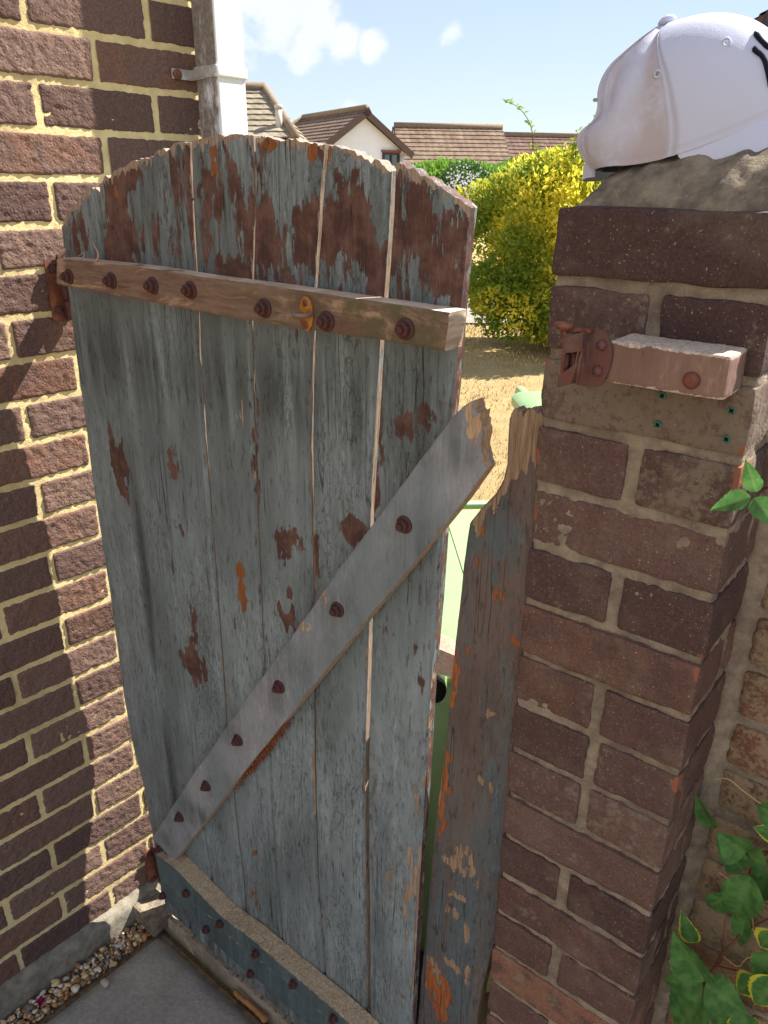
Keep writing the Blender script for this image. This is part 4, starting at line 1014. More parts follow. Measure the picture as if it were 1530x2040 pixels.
def creeper():
    REC = .135
    root = thing('creeper', pp(.42, REC-.03, .05), 'leafy green creeper with yellow edged serrated leaves climbing the garden wall', 'creeper')
    def at(px, py, y): return hit(px, py, PC-EN*(REC-y), EN)
    LV = [((1422, 1651), (1381, 1589), 36, 0, .03), ((1487, 1699), (1427, 1660), 64, 0, .05), ((1482, 1733), (1425, 1673), 44, 0, .035), ((1527, 1722), (1480, 1700), 56, 0, .04), ((1492, 1749), (1458, 1847), 72, 0, .06),
          ((1447, 1786), (1405, 1811), 40, 0, .02), ((1484, 1818), (1471, 1892), 38, 0, .02), ((1382, 1879), (1356, 1816), 34, .9, .05), ((1403, 1955), (1340, 1855), 74, .15, .07), ((1399, 1955), (1317, 1958), 54, 0, .06),
          ((1405, 1961), (1491, 2023), 66, .1, .07), ((1399, 1985), (1344, 2058), 84, .1, .05), ((1397, 1950), (1338, 1932), 44, 1.1, .03), ((1545, 1857), (1512, 1890), 50, 1.3, .04), ((1535, 1897), (1503, 1962), 44, .5, .04),
          ((1508, 1950), (1466, 1978), 46, 1.0, .03), ((1545, 1950), (1502, 2015), 64, .95, .06), ((1545, 1625), (1505, 1604), 44, 0, .05), ((1545, 1662), (1503, 1650), 34, 1.0, .05), ((1476, 2016), (1500, 2068), 54, .6, .03),
          ((1507, 980), (1485, 913), 36, 0, .17), ((1495, 990), (1410, 1015), 42, 0, .17), ((1502, 992), (1548, 1052), 44, 0, .17), ((1440, 1990), (1430, 2060), 60, .2, .03), ((1530, 1740), (1505, 1800), 46, 0, .03), ((1575, 1700), (1560, 1780), 60, .1, .05), ((1580, 1800), (1600, 1880), 60, .5, .04), ((1600, 1600), (1560, 1650), 60, 0, .04), ((1560, 2000), (1600, 2080), 60, .2, .05)]
    for i, (ba, ti, w, yl, y) in enumerate(LV):
        P0 = at(ba[0], ba[1], y); P1 = at(ti[0], ti[1], y+RNG.uniform(-.008, .012)); sc = np.linalg.norm(P0-CAM)/F
        b = MB(); nrm = EN+EZ*RNG.uniform(.1, .7)+EU*RNG.uniform(-.4, .3); nrm /= np.linalg.norm(nrm)
        leaf_mesh(b, P0, P1, w*sc*.98, nrm, yl, RNG.uniform(.05, .3), RNG.uniform(0, .2), i); b.build('leaf', M_LEAF, root)
    b = MB()
    st = [[(1404, 1958), (1420, 1935), (1438, 1910), (1440, 1870), (1448, 1812)], [(1404, 1958), (1440, 1900), (1480, 1860), (1530, 1830), (1600, 1790)], [(1487, 1700), (1520, 1697), (1580, 1700)], [(1492, 1749), (1500, 1720), (1530, 1700)], [(1404, 1960), (1420, 2000), (1430, 2080), (1440, 2200), (1500, 2600)],
          [(1382, 1879), (1400, 1905), (1425, 1930)], [(1502, 985), (1540, 970), (1600, 990), (1660, 1100), (1600, 1400), (1590, 1700)], [(1508, 1950), (1470, 1935), (1430, 1925)], [(1447, 1786), (1480, 1790), (1510, 1800), (1540, 1820)], [(1545, 1625), (1570, 1650), (1590, 1700)]]
    for s_ in st:
        pts = cr([at(x, y_, .02+.012*math.sin(x)) for x, y_ in s_], 20); b.tube(pts, np.linspace(.0016, .0009, 20), 6)
    b.build('stem', M_STEM, root)
    mt_ = m_plain('pale_tendril', lin(196, 164, 120), .7, .2)
    for s_ in ([(1440, 1905), (1470, 1925), (1490, 1908), (1530, 1906)], [(1485, 1815), (1475, 1840), (1485, 1860), (1500, 1850), (1497, 1825), (1487, 1800)], [(1433, 1738), (1455, 1755)], [(1420, 1552), (1450, 1552), (1480, 1575), (1530, 1612)], [(1466, 1935), (1500, 1940), (1535, 1950)]):
        b = MB(); b.tube(cr([at(x, y_, .018) for x, y_ in s_], 22), .0009, 5); b.build('tendril', mt_, root)
creeper()

# ================================================================== downpipe
def downpipe():
    c0 = hit(387, 20, WO, WN); s0 = (c0-WO)@WD-sC-.022
    root = thing('downpipe', wp(s0+.04, 0, .04), 'white square plastic downpipe with a grimy left side at the corner of the house', 'drainpipe')
    n = NM('grimy_white_plastic', .35, .5); st = n.map((1, 1, .35))
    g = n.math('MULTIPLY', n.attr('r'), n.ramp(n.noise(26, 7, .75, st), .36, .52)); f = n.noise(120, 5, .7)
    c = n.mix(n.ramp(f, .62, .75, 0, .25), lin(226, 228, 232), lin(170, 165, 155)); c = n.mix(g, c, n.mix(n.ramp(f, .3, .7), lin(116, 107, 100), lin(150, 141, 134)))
    m = n.done(c, n.bump(n.math('MULTIPLY', g, n.noise(200, 4, .7)), .4, .001), rough=n.mix(g, (.35,)*3+(1,), (.9,)*3+(1,)))
    def col(Pw, C):
        A = np.zeros(Pw.shape[:2]+(4,)); q = Pw-wp(s0, 0); a = q@WD; A[..., 0] = np.clip(1.15-(a/.012), .0, 1.1)
        A[..., 0] = np.maximum(A[..., 0], .1); return A
    b = MB(); b.rbox(wp(s0+.040, 1.70+.9, .012+.034), (WD, EZ, WN), (.078, 5.2, .068), .007, (.01, .01, .01), C=(0, 0, 0, 0), colfn=col) if False else None
    b = MB(); prof = []
    for (cx, cy, a0) in ((.028, .027, 0), (-.028, .027, 90), (-.028, -.027, 180), (.028, -.027, 270)):
        for k in range(6):
            t = rad(a0+k*18); prof.append((cx+.006*math.cos(t), cy+.006*math.sin(t)))
    prof = np.array(prof); zs = np.linspace(-.0, 4.2, 300)
    P = np.array([[wp(s0+.034+p[0], z, .051+p[1]) for p in prof] for z in zs]); C = np.zeros(P.shape[:2]+(4,))
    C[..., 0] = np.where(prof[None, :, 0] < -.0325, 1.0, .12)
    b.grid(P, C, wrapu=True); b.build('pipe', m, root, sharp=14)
    # bracket with its lug and screw
    at = hit(440, 142, wp(0, 0, .08), WN); zb = at[2]+.0
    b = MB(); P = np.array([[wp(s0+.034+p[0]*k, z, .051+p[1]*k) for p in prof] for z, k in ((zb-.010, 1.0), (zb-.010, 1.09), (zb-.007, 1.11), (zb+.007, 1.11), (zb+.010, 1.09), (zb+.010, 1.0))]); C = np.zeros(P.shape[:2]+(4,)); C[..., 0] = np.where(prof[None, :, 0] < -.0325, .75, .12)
    b.grid(P, C, wrapu=True)
    b.rbox(wp(s0-.018, zb-.003, .006), (WD, EZ, WN), (.05, .018, .006), .002, .005, C=(.8, 0, 0, 0))
    b.rbox(wp(s0-.001, zb-.003, .028), (WD, EZ, WN), (.006, .018, .05), .002, .005, C=(.8, 0, 0, 0))
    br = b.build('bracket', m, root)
    b = MB(); a = np.arange(18)*2*math.pi/18; c = wp(s0-.034, zb-.004, .009)
    b.grid(np.array([c+WD*(r*np.cos(a))[:, None]+EZ*(r*np.sin(a))[:, None]+WN*y for r, y in ((.009, -.002), (.0088, .002), (.007, .0035), (.004, .003), (.0002, .0026))]), wrapu=True, flip=True)
    b.build('screw', M_RUSTO, br)
downpipe()

# ================================================================== cap on the pillar
def cap_hat():
    v0 = .112; O = PC-EN*v0                      # plane through the middle of the cap
    def q(px, py): P = hit(px, py, O, EN); return np.array([(P-O)@EU, P[2]])
    B = q(1329, 46)
    rear = np.array([q(*p) for p in [(1206, 343), (1186, 330), (1172, 308), (1167, 285), (1176, 268), (1200, 250), (1209, 222), (1207, 190), (1214, 158), (1232, 128), (1262, 98), (1292, 71), (1314, 54), (1329, 46)]])
    front = np.array([q(*p) for p in [(1600, 218), (1606, 190), (1604, 160), (1592, 130), (1574, 100), (1552, 74), (1528, 54), (1500, 38), (1465, 29), (1430, 27), (1398, 31), (1368, 38), (1346, 43), (1329, 46)]])
    # near side: width (towards the camera) and height; the rim hangs lowest here
    rim_h = q(1330, 333)[1]; hb = B[1]; Hh = hb-rim_h
    tt = np.linspace(0, 1, 14); wid = .070*np.cos(tt*math.pi/2)**.62*(1-.0*tt); side_h = rim_h+Hh*np.sin(tt*math.pi/2)**1.0
    wid = .072*(1-tt**3.0)**.8; side_h = rim_h+Hh*tt
    def rs(A, n): return cr(A, n)
    n = 60; R_, F_ = rs(rear, n), rs(front, n); Wd = np.interp(np.linspace(0, 1, n), tt, wid); Sh = np.interp(np.linspace(0, 1, n), tt, side_h)
    m = 300; ph = np.arange(m)*2*math.pi/m; c, s = np.cos(ph), np.sin(ph)
    P = np.zeros((n, m, 3)); C = np.zeros((n, m, 4))
    for i in range(n):
        tpar = i/(n-1)
        a = np.where(c >= 0, B[0]+(F_[i, 0]-B[0])*np.abs(c)**.92, B[0]-(B[0]-R_[i, 0])*np.abs(c)**.9)
        hf = np.where(c >= 0, F_[i, 1], R_[i, 1]); k = np.abs(c)**1.6
        h = k*hf+(1-k)*Sh[i]
        w = Wd[i]*np.sign(s)*np.abs(s)**.86
        # front panels stand proud of the back ones, with soft folds in the back
        st = 1/(1+np.exp(-(c-.30)*45)); bul = 1+.07*st*(s != 0)
        w = w*bul+0.0035*np.sin(ph*7+tpar*5)*np.clip(-c+.3, 0, 1)*np.sign(s)*math.sin(math.pi*min(1, tpar*1.2))
        w = w-np.sign(s)*.010*np.exp(-((c+.55)/.22)**2)*math.exp(-((tpar-.55)/.22)**2)
        # seams
        for sc_ in (.30, -.72):
            h = h; w = w+np.sign(s)*(.0022*np.exp(-((c-sc_)/.016)**2)-.0016*np.exp(-((c-sc_-.03)/.010)**2))
        P[i] = O+EU*a[:, None]+EN*w[:, None]+EZ*h[:, None]
        stain = np.exp(-((c-.18)/.10)**2)*.75+np.exp(-((c+.62)/.05)**2)*.5+.4*np.exp(-((tpar-.05)/.1)**2)*(c < .3)+.35*(c < .25)
        C[i, :, 0] = stain; C[i, :, 1] = 1.6*np.exp(-((c-.335)/.014)**2)+1.4*np.exp(-((c+.72)/.014)**2)+.8*np.exp(-((tpar-.045)/.01)**2)
    nmat = NM('white_cotton', .85, .15); wv = nmat.noise(900, 2, .6); dn = nmat.noise(38, 5, .65)
    col = nmat.mix(nmat.math('MULTIPLY', nmat.attr('r'), nmat.ramp(dn, .3, .6)), lin(192, 197, 220), lin(176, 168, 176)); col = nmat.mix(nmat.math('MULTIPLY', nmat.attr('g'), .25), col, lin(150, 140, 140))
    M_COT = nmat.done(col, nmat.bump(nmat.math('ADD', wv, nmat.math('MULTIPLY', dn, 1.5)), .25, .0012))
    M_NAVY = m_plain('navy_thread', lin(24, 26, 48), .8, .2, .3, 400, .5)
    root = thing('baseball_cap', O+EZ*rim_h, 'white baseball cap with grubby creases lying on top of the brick pillar', 'cap')
    b = MB(); b.grid(P, C, wrapu=True, flip=True)
    Pi = P.copy(); cen = O+EU*B[0]+EZ*rim_h; Pi = cen+(P-cen)*.985; b.grid(Pi, C, wrapu=True)
    b.build('crown', M_COT, root)
    # button
    b = MB(); bc = O+EU*B[0]+EZ*(hb-.001); a = np.arange(24)*2*math.pi/24; tilt = EZ*.25
    b.grid(np.array([bc+(EU)*(r*np.cos(a))[:, None]+EN*(r*np.sin(a))[:, None]+EZ*(y+.22*r*np.cos(a))[:, None] for r, y in ((.0055, -.001), (.0085, .0015), (.0085, .0035), (.006, .0062), (.003, .0072), (.0002, .0075))]), np.zeros((6, 24, 4)), wrapu=True)
    b.build('button', M_COT, root)
    # eyelets
    def onsurf(px, py):
        best = None; d = ray(px, py); d = d/np.linalg.norm(d); V = P.reshape(-1, 3)-CAM; t = V@d; dist = np.linalg.norm(V-t[:, None]*d, axis=1)+np.where(t > 1.2, 9, 0)+t*.02
        return V[np.argmin(dist)]+CAM
    for (px, py) in ((1313, 147), (1446, 84)):
        b = MB(); e = onsurf(px, py)+EN*.0012; th = np.arange(18)*2*math.pi/18; pts = [e+EU*.0030*math.cos(x)+EZ*.0030*math.sin(x) for x in th]; pts.append(pts[0]); pts.append(pts[1])
        b.tube(pts, .0012, 6, C=(0, 0, 0, 0)); b.build('eyelet', M_COT, root)
    # brim: joined along the front half of the rim, bending down to the pillar top
    b = MB(); nn = 90; mm = 16
    angs = np.linspace(-1.20, 1.20, nn); Pb = np.zeros((mm, nn, 3))
    for j, an in enumerate(angs):
        ca, sa = math.cos(an), math.sin(an); i = 0
        k = abs(ca)**1.6; a = B[0]+(F_[0, 0]-B[0])*abs(ca)**.92; h = k*F_[0, 1]+(1-k)*Sh[0]; w = Wd[0]*np.sign(sa)*abs(sa)**.86*1.055
        for r in range(mm):
            t = r/(mm-1); ext = .072*max(0, math.cos(an*1.30))**.85
            aa = a+ext*t; ww = w*(1+.10*t*ext/.072); hh = h+.0015-t*ext*(.30+.9*(abs(sa)**2))-.010*t*t*ext/.072
            Pb[r, j] = O+EU*aa+EN*ww+EZ*hh
    Cb = np.zeros((mm, nn, 4)); b.grid(Pb, Cb, flip=True); Pu = Pb-EZ*.0028; b.grid(Pu, Cb)
    b.grid(np.stack([Pb[-1], Pu[-1]]), np.zeros((2, nn, 4)), flip=True); b.grid(np.stack([Pb[:, -1], Pu[:, -1]]), np.zeros((2, mm, 4))); b.grid(np.stack([Pb[:, 0], Pu[:, 0]]), np.zeros((2, mm, 4)))
    br = b.build('brim', M_COT, root, sharp=50)
    # closing strap and buckle at the back
    b = MB(); pts = [q(*p) for p in [(1215, 351), (1204, 347), (1192, 338), (1183, 330), (1178, 322)]]
    rows = []
    for t in np.linspace(-1, 1, 26):
        yy = t*.040; bow = (1-t*t); base_a = q(1216, 350)[0]-(.026)*bow**.6; base_h = q(1216, 352)[1]+.012*bow*0-.001+(-.004)*bow
        rows.append([O+EU*(base_a-.001)+EN*yy+EZ*(base_h+hh) for hh in np.linspace(0, .015, 5)])
    b.grid(np.array(rows), np.zeros((26, 5, 4))); b.grid(np.array(rows)+EU*.0015, np.zeros((26, 5, 4)), flip=True); sp = b.build('strap', M_COT, root)
    b = MB(); 
    def qq(px, py, w): P_ = hit(px, py, O+EN*w, EN); return P_
    w_ = .016
    for L in ([(1168, 313), (1171, 330), (1178, 348)], [(1168, 313), (1173, 314), (1177, 322)]):
        b.tube(cr([qq(x, y, w_) for x, y in L], 10), .0013, 6)
    b.build('buckle', m_plain('black_metal', (.02, .02, .03, 1), .3, .6), sp)
    # dark brown tubes for the inside showing in the gap above the strap
    b = MB()
    for L, r_ in (([(1184, 304), (1187, 320), (1195, 340)], .0018), ([(1187, 303), (1191, 318), (1197, 338)], .0012)):
        b.tube(cr([qq(x, y, .047) for x, y in L], 12), r_, 6)
    b.build('gap_tubes', m_plain('gap_brown', lin(60, 44, 44), .4, .5), sp)
    # embroidered navy strokes on the front panel
    b = MB()
    for L in ([(1506, 66), (1511, 76), (1520, 84), (1534, 92), (1550, 98)], [(1505, 92), (1507, 101), (1517, 109), (1527, 120), (1534, 142), (1540, 170)]):
        pts = np.array([onsurf(x, y)+EN*.002 for x, y in L]); pts = cr(pts, 24); b.tube(pts, np.interp(np.linspace(0, 1, 24), [0, .15, .5, 1], [.001, .0026, .0022, .0030]), 8)
    b.build('embroidery', M_NAVY, root)
    b = MB()  # small dark marks standing for the tiny lettering under the brim
    for j in list(range(nn-40, nn-6)):
        p = Pb[-1, j]-EZ*.0015
        b.box(p+EN*.0008, (EU, EZ, EN), (RNG.uniform(.0006, .0012), RNG.uniform(.0008, .0016), .0012))
    b.build('brim_lettering', M_NAVY, br, smooth=False)
cap_hat()

# ================================================================== wheelie bins beyond the gate
M_BIN = m_plain('pale_green_plastic', lin(142, 172, 122), .42, .5, .15, 20, .08)
M_BIND = m_plain('bin_recess', lin(18, 22, 16), .8, .2)
def wheelie_bin(loc, rz, label):
    root = thing('wheelie_bin', loc, label, 'bin', 'green wheelie bins behind the gate'); Lx, Ly = np.array([1., 0, 0]), np.array([0, 1., 0]); L0 = np.array(loc, float)
    w0, w1, d0, d1, h = .40, .49, .42, .55, .99
    def ringz(w, d, z, r=.04, n=6):
        out = []
        for (sx, sy, a0) in ((1, 1, 0), (-1, 1, 90), (-1, -1, 180), (1, -1, 270)):
            for k in range(n):
                t = rad(a0+k*90/(n-1)); out.append(L0+np.array([sx*(w/2-r)+r*math.cos(t), sy*(d/2-r)+r*math.sin(t), z]))
        return np.array(out)
    b = MB(); zz = [.05, .08, .5, .88, .90, .90, .95, .97]; ww = [w0-.02, w0, (w0+w1)/2, w1-.01, w1-.01, w1+.02, w1+.02, w1]; dd = [d0-.02, d0, (d0+d1)/2, d1-.01, d1-.01, d1+.02, d1+.02, d1]
    i = b.grid(np.array([ringz(w, d, z) for w, d, z in zip(ww, dd, zz)]), wrapu=True); b.poly(i[0, :-1][::-1]); b.build('body', M_BIN, root, sharp=40)
    b = MB(); zl = [.972, .972, 1.0, 1.012, 1.024, 1.030]; wl = [w1, w1+.035, w1+.035, w1+.01, w1-.08, w1-.30]; dl = [d1, d1+.045, d1+.045, d1+.02, d1-.08, d1-.32]
    i = b.grid(np.array([ringz(w, d, z, .05) for w, d, z in zip(wl, dl, zl)]), wrapu=True); b.poly(i[-1, :-1])
    lid = b.build('lid', M_BIN, root, sharp=35)
    # raised ribs on the lid
    for sx in (-.12, .0, .12):
        b = MB(); b.rbox(L0+np.array([sx, -.02, 1.022]), (Lx, Ly, EZ), (.018, d1-.16, .02), .006, .02); b.build('rib', M_BIN, lid)
    # grab loop at the opening edge
    b = MB(); y1 = d1/2+.02
    b.tube([L0+np.array([-.10, y1, 1.0]), L0+np.array([-.10, y1+.05, 1.0]), L0+np.array([.10, y1+.05, 1.0]), L0+np.array([.10, y1, 1.0])], .011, 8); b.build('lid_handle', M_BIN, lid, sharp=60)
    # handle bar between two lugs at the hinge edge
    yh = -d1/2-.055
    for sx in (-1, 1):
        b = MB(); b.rbox(L0+np.array([sx*(w1/2-.035), yh+.025, .985]), (Lx, Ly, EZ), (.035, .11, .065), .016, .012); lug = b.build('hinge_lug', M_BIN, root)
        b = MB(); c = L0+np.array([sx*(w1/2-.035)-.0, yh-.031, .983]); a = np.arange(20)*2*math.pi/20
        b.grid(np.array([c+np.array([1., 0, 0])*(r*.62*np.cos(a))[:, None]+EZ*(r*np.sin(a))[:, None]+Ly*y for r, y in ((.024, .0), (.024, -.002), (.0002, -.002))]), wrapu=True); b.build('hinge_hole', M_BIND, lug)
    b = MB(); b.tube([L0+np.array([-w1/2+.04, yh, .985]), L0+np.array([w1/2-.04, yh, .985])], .014, 12); b.build('handle_bar', M_BIN, root, sharp=60)
    for sx in (-1, 1):
        b = MB(); c = L0+np.array([sx*(w0/2+.01), -d0/2-.02, .10]); b.tube([c-Lx*.025, c-Lx*.02, c+Lx*.02, c+Lx*.025], [.085, .10, .10, .085], 24); b.build('wheel', M_BIND, root, sharp=40)
    root.rotation_euler = (0, 0, rz); return root
BIN = wheelie_bin([.275, 1.36, 0.0], rad(3), 'pale green wheelie bin with a sunlit lid just behind the broken gate')
bd = np.array([0.05, 1., 0])
b2 = copy_tree(BIN, [.74, 2.50, 0], rad(184), 'second green wheelie bin farther back with its handle showing beside the snapped board')
b = MB(); oc = ground(890, 1308, 1.06)
b.rbox(oc, (EU*.5+bd*.86, np.cross(EZ, EU*.5+bd*.86), EZ), (.05, .10, .045), .003, .006, amp=.003, fs=60, amp2=.003, C=(0, .9, 0, 0))
tag(b.build('wood_offcut', m_plain('raw_pink_wood', lin(186, 154, 138), .9, .1, .6, 160, .6), sharp=50), 'short broken offcut of grey pink timber lying on the bin lid', 'wood')

# ================================================================== bushes
def crown(nm, root, cen, rx, ry, rz, n, size, cin, cout, seed=0, lobes=7, ylw=None, zfloor=.05, holes=.25, mat=None, shell=.55, sunside=None):
    rng = np.random.RandomState(seed); b = MB()
    u = rng.normal(size=(n, 3)); u /= np.linalg.norm(u, axis=1)[:, None]; r = (shell+(1-shell)*rng.rand(n)**.5)
    lob = .78+.42*fbm(u*2.2+seed, seed, 3); P = cen+u*(r*lob)[:, None]*np.array([rx, ry, rz])
    dens = fbm(P*(2.2/max(rx, .3)*1.3), seed+5, 3); keep = (dens > holes)&(P[:, 2] > zfloor); P = P[keep]; u = u[keep]; r = r[keep]; n = len(P)
    d = u*.6+rng.normal(size=(n, 3))*.7+np.array([0, 0, .35]); d /= np.linalg.norm(d, axis=1)[:, None]
    s_ = np.cross(d, rng.normal(size=(n, 3))); s_ /= np.linalg.norm(s_, axis=1)[:, None]; nn = np.cross(d, s_)
    L = size*rng.uniform(.6, 1.3, n)[:, None]; W_ = L*.5
    a = P; m1 = P+d*L*.5+s_*W_*.5+nn*W_*.12; m2 = P+d*L*.5-s_*W_*.5+nn*W_*.12; t = P+d*L-nn*L*.12
    V = np.stack([a, m1, t, m2], 1).reshape(-1, 3)
    clump = fbm(P*(3.1/max(rx, .5)), seed+8, 3)
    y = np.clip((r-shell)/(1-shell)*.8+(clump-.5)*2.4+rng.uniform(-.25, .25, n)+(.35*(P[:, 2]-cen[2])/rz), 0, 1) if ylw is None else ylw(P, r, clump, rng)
    k = b.verts(V, np.stack([y, rng.rand(n), y, y], -1).repeat(4, axis=0)); b.quads(np.arange(4*n).reshape(-1, 4)+k)
    return b.build(nm, mat, root, smooth=False)
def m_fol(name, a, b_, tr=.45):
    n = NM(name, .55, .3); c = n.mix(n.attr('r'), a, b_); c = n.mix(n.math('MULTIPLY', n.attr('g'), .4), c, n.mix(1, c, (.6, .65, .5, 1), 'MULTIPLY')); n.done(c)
    t_ = n.N.new('ShaderNodeBsdfTranslucent'); n.link(c, t_.inputs['Color']); mx = n.N.new('ShaderNodeMixShader'); mx.inputs[0].default_value = tr
    out = n.N['Material Output']; n.L.new(n.b.outputs[0], mx.inputs[1]); n.L.new(t_.outputs[0], mx.inputs[2]); n.L.new(mx.outputs[0], out.inputs[0]); return n.m
def at_y(px, py, Y): d = ray(px, py); return CAM+d*(Y/d[1])
def stems(root, base, top, n, r0, seed, spread, mat):
    rng = np.random.RandomState(seed); b = MB()
    for i in range(n):
        p0 = base+np.array([rng.uniform(-1, 1), rng.uniform(-1, 1), 0])*spread*.25; p2 = top+np.array([rng.uniform(-1, 1), rng.uniform(-1, 1), rng.uniform(-.5, .3)])*spread
        mid = (p0+p2)/2+rng.uniform(-.2, .2, 3)*spread; pts = cr([p0, mid, p2], 12); b.tube(pts, np.linspace(r0, r0*.25, 12), 6)
        for k in range(4):
            t = pts[rng.randint(3, 11)]; e = t+np.array([rng.uniform(-1, 1), rng.uniform(-1, 1), rng.uniform(.0, .8)])*spread*.6; b.tube(cr([t, (t+e)/2+rng.uniform(-.05, .05, 3), e], 6), np.linspace(r0*.4, r0*.12, 6), 5)
    return b.build('stem', mat, root)
M_BARK = m_plain('grey_bark', lin(104, 86, 68), .9, .1, .5, 60, .6)
def golden():
    Y = 9.0; c = at_y(1150, 490, Y); base = np.array([c[0], c[1], 0])
    root = thing('golden_bush', base, 'tall golden yellow and green leafed bush on the dry lawn left of the pillar', 'bush')
    def yl(P, r, cl, rng):
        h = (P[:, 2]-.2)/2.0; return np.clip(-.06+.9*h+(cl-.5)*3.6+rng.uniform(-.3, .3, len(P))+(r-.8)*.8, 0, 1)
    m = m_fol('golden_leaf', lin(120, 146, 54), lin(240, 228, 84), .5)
    cc = np.array([c[0], c[1], 1.04])
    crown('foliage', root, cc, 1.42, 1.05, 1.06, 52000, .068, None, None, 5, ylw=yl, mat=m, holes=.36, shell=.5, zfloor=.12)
    stems(root, base, cc, 12, .022, 3, .8, M_BARK)
    # long shoots reaching above the bush
    lfm = m_fol('shoot_leaf', lin(112, 150, 60), lin(190, 200, 80), .45)
    def shoot(L, Yy, lw=.05, seed=1, n=26):
        sh = MB(); lf = MB(); rng = np.random.RandomState(seed); pts = cr([at_y(x, y, Yy) for x, y in L], 24); sh.tube(pts, np.linspace(.006, .002, 24), 5)
        for i in range(n):
            p = pts[rng.randint(1, 24)]; d = rng.normal(size=3); d[2] = abs(d[2])*.3; d /= np.linalg.norm(d); s_ = np.cross(d, [0, 1, .2]); s_ /= np.linalg.norm(s_)
            k = lf.verts([p, p+d*lw*.5+s_*lw*.16, p+d*lw, p+d*lw*.5-s_*lw*.16], (.25, .3, 0, 0)); lf.quads([[k, k+1, k+2, k+3]])
        so_ = sh.build('shoot', M_BARK, root); lf.build('leaves', lfm, so_, smooth=False)
    shoot([(1062, 300), (1060, 262), (1050, 235), (1030, 212), (1006, 201)], 8.6, .06, 1, 30)
    for x, t, s_ in ((1075, 285, 2), (1150, 262, 3), (1165, 258, 4), (1145, 275, 5), (1192, 232, 6), (1186, 246, 7), (1122, 290, 8)): shoot([(x-4, t+60), (x-2, t+25), (x, t)], 8.6, .075, s_, 26)
golden()
def hedge(name, label, px, py, Y, rx, ry, rz, n, size, a, b_, seed, holes=.3):
    c = at_y(px, py, Y); base = np.array([c[0], c[1], 0]); root = thing(name, base, label, 'shrub')
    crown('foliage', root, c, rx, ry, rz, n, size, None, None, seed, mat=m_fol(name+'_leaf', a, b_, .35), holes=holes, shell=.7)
    stems(root, base, c, 5, .03, seed, rx*.5, M_BARK)
hedge('laurel_hedge', 'bright green hedge behind the gate below the long brown roof', 880, 388, 17, 1.7, 1.0, .60, 16000, .10, lin(74, 120, 40), lin(128, 168, 66), 21)
hedge('laurel_hedge', 'green hedge behind the yellow bush, right of the flowering shrub', 1030, 388, 18.5, 1.8, 1.0, .68, 15000, .10, lin(70, 116, 40), lin(120, 160, 66), 22)
hedge('flowering_shrub', 'small dark shrub covered in white flowers between the hedge and the yellow bush', 925, 385, 13, .42, .5, .42, 5000, .06, lin(50, 84, 44), lin(84, 120, 60), 23)
def blossoms():
    root = [o for o in bpy.data.objects if o.name.startswith('flowering_shrub') and o.parent is None][0]
    rng = np.random.RandomState(4); b = MB(); c = at_y(922, 365, 12.7)
    for i in range(300):
        p = c+np.array([rng.normal()*.15, rng.normal()*.2-.2, rng.normal()*.11]); d = rng.normal(size=3); d /= np.linalg.norm(d); s_ = np.cross(d, [.3, 1, .2]); s_ /= np.linalg.norm(s_)
        k = b.verts([p, p+d*.02+s_*.014, p+d*.04, p+d*.02-s_*.014]); b.quads([[k, k+1, k+2, k+3]])
    wf_ = b.build('white_flowers', m_plain('white_petals', lin(226, 230, 234), .7, .2), root, smooth=False); wf_['kind'] = 'stuff'
blossoms()

# ================================================================== drive and far houses
flat('driveway', -30, 40, 10.6, 14.5, .006, m_concrete('pale_drive', lin(142, 138, 132), lin(158, 152, 146), lin(122, 118, 114)))
def m_tiles(name, a, b_, mottle=.5):
    n = NM(name, .9, .15); x = n.noise(3.0, 5, .75); y = n.noise(.5, 3, .6); c = n.mix(n.ramp(x, .35, .65), a, b_); c = n.mix(n.ramp(y, .45, .7, 0, mottle), c, n.mix(1, c, (.62, .6, .6, 1), 'MULTIPLY'))
    c = n.mix(n.math('MULTIPLY', n.attr('r'), .5), c, n.mix(1, c, (.6, .55, .55, 1), 'MULTIPLY'))
    c = n.mix(n.ramp(n.noise(9, 4, .7), .62, .7, 0, .5), c, lin(190, 176, 160))
    return n.done(c, n.bump(n.noise(14, 4, .7), .5, .03))
def roof_slope(b, E0, E1, R1, R0, course=.28, step=.03, tw=.3, wave=.012):
    """E0,E1 eaves; R1,R0 ridge (same winding): lapped courses of tiles, each course a ridge of real thickness"""
    E0, E1, R0, R1 = [np.asarray(p, float) for p in (E0, E1, R0, R1)]; L = (np.linalg.norm(R0-E0)+np.linalg.norm(R1-E1))/2; n = max(4, int(L/course))
    nn = np.cross(E1-E0, R0-E0); nn /= np.linalg.norm(nn); nn = nn*np.sign(nn[2])
    for k in range(n):
        t0, t1 = k/n, (k+1.08)/n; t1 = min(t1, 1)
        a, c = E0+(R0-E0)*t0, E1+(R1-E1)*t0; a2, c2 = E0+(R0-E0)*t1, E1+(R1-E1)*t1
        w = np.linalg.norm(c-a); m = max(6, int(w/tw)*6); s = np.linspace(0, 1, m)
        wv = (np.abs(np.sin(s*w/tw*math.pi))*wave)[:, None]*nn
        lo = a+(c-a)*s[:, None]+nn*step+wv; hi = a2+(c2-a2)*s[:, None]+nn*.004+wv*.6; ft = a+(c-a)*s[:, None]
        rn = RNG.rand(max(1, int(w/tw))+2); cc = rn[np.clip((s*w/tw).astype(int), 0, len(rn)-1)]
        C = np.zeros((3, m, 4)); C[..., 0] = cc; b.grid(np.stack([ft, lo, hi]), C)
    C = np.zeros((2, 2, 4)); b.grid(np.array([[E0-nn*.06, E1-nn*.06], [R0-nn*.06, R1-nn*.06]]), C, flip=True)
